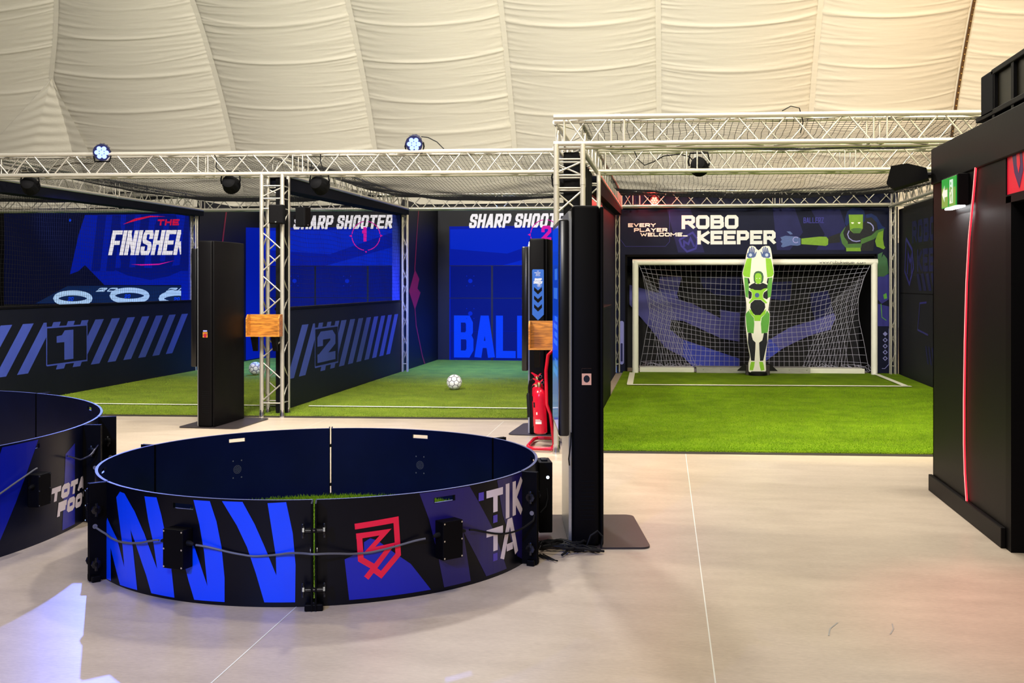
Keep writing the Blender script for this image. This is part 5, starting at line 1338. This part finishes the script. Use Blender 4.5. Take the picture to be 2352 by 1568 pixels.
tag(G().tube([(-2.93, FL(-2.9)+.08, 3.34), (-2.85, FL(-2.9)+.1, 3.33), (-2.75, FL(-2.8)+.12, 3.28), (-2.66, FL(-2.7)+.1, 3.19)], .006, 6).build('loose_cable', M['rubber'], smooth=True), 'thin black cable looping off the right blue stage light', 'cable')
for i, (x, y, z, aim, lb, en) in enumerate(((-7.78, FL(-7.78)+.16, 2.80, (-10.5, 21, .5), 'black stage light under the front truss at the far left', 1500), (-5.27, FL(-5.27)+.16, 2.80, (-6.7, 21.4, .5), 'black stage light hanging just left of the left column', 2400), (-4.18, FL(-4.18)+.16, 2.78, (-3.0, 21.4, .5), 'black stage light hanging just right of the left column', 2600), (-1.27, FL(-1.27)+.16, 2.80, (-4.6, 19.0, .2), 'black stage light hanging left of the central column', 1800), (.33, FL(.33)+.12, 2.97, (1.2, 19.1, 1.0), 'black stage light hanging inside the inner goalkeeper truss', 0))):
    par('stage_light', lb, (x, y, z), aim, M['black_gloss'], M['black_matt'], 1.02, en, BLUE, 'black stage lights', 34, .8)
rl_ = par('stage_light', 'small red glowing light on the back truss of the robot bay', (-.28, BR(-.28)+.02, 3.06), (-.2, 12, 2.0), M['redlamp'], M['black_matt'], .8, 0, (1, .1, .05), None, 60)
L = lamp('red_beam', 'POINT', (0, 0, 0), (0, 0, -1), 38, (1, .05, .04), .05); L.parent = rl_; L.location = (0, -.14, .0)
# small black speakers on the left column and at the edge
def boxspk(label, loc, rz, w_=.16, h_=.22, d_=.15):
    e = empty('column_speaker', loc, label, 'speaker', rotz=rz, group='small column speakers')
    G().rbox(-w_/2, w_/2, -d_/2, d_/2, 0, h_, .01).build('cabinet', M['black_matt'], e)
    G().rbox(-w_/2+.008, w_/2-.008, -d_/2-.006, -d_/2+.002, .008, h_-.008, .004).build('grille', M['black'], e)
    G().prism([(-.01, .026), (.01, .026), (.004, .012), (-.004, .012)], -d_/2-.0075, -d_/2-.005).build('badge', M['silver'], e)
    G().box(-.02, .02, d_/2, d_/2+.06, h_*.4, h_*.6).build('bracket', M['black'], e)
    return e
boxspk('small black speaker on the front of the left lattice column', (-4.60, FL(-4.6)-.10, 2.30), R_(6), .17, .225, .13)
boxspk('small black speaker on the right side of the left lattice column', (-4.36, FL(-4.36)+.10, 2.275), R_(70), .12, .235, .14)
boxspk('small black speaker at the far left edge of the picture', (-8.23, FL(-8.3)-.02, 2.21), R_(60), .13, .25, .14)

# column at the first divider (just outside the frame edge) carries the far-left speaker
column('silver lattice column at the far left front corner', -8.48, FL(-8.48)+.12, frames=[2.52])

# loose cabling on the trusses
def loose(label, pts, r=.007):
    tag(G().tube(pts, r, 6).build('truss_cable', M['rubber'], smooth=True), label, 'cable', 'cables hanging on the trusses')
yi = FL(0)+.12
loose('black cable sagging to the light inside the inner goalkeeper truss', [(-.42, yi-.05, 3.15), (-.38, yi-.08, 3.05), (-.30, yi-.06, 2.98), (-.20, yi-.03, 3.02), (-.08, yi, 3.09), (.10, yi, 3.11), (.22, yi+.02, 3.08), (.29, yi+.02, 3.0)])
loose('black cable dangling above the stage light left of the left column', [(-5.42, FL(-5.4)+.02, 3.16), (-5.38, FL(-5.4)+.02, 3.08), (-5.40, FL(-5.4)+.04, 2.99), (-5.36, FL(-5.4)+.06, 2.95), (-5.30, FL(-5.4)+.12, 2.92)])
loose('black cable beside the stage light right of the left column', [(-4.12, FL(-4.1)+.02, 3.15), (-4.13, FL(-4.1)+.04, 3.05), (-4.10, FL(-4.1)+.06, 2.95), (-4.15, FL(-4.1)+.12, 2.89)])
loose('thin black cable lying over the top of the front goalkeeper truss', [(1.02, FR(1)-.0, 3.19), (1.10, FR(1)+.02, 3.235), (1.18, FR(1)+.05, 3.22), (1.22, FR(1)+.10, 3.10), (1.20, FR(1)+.14, 3.0)], .005)
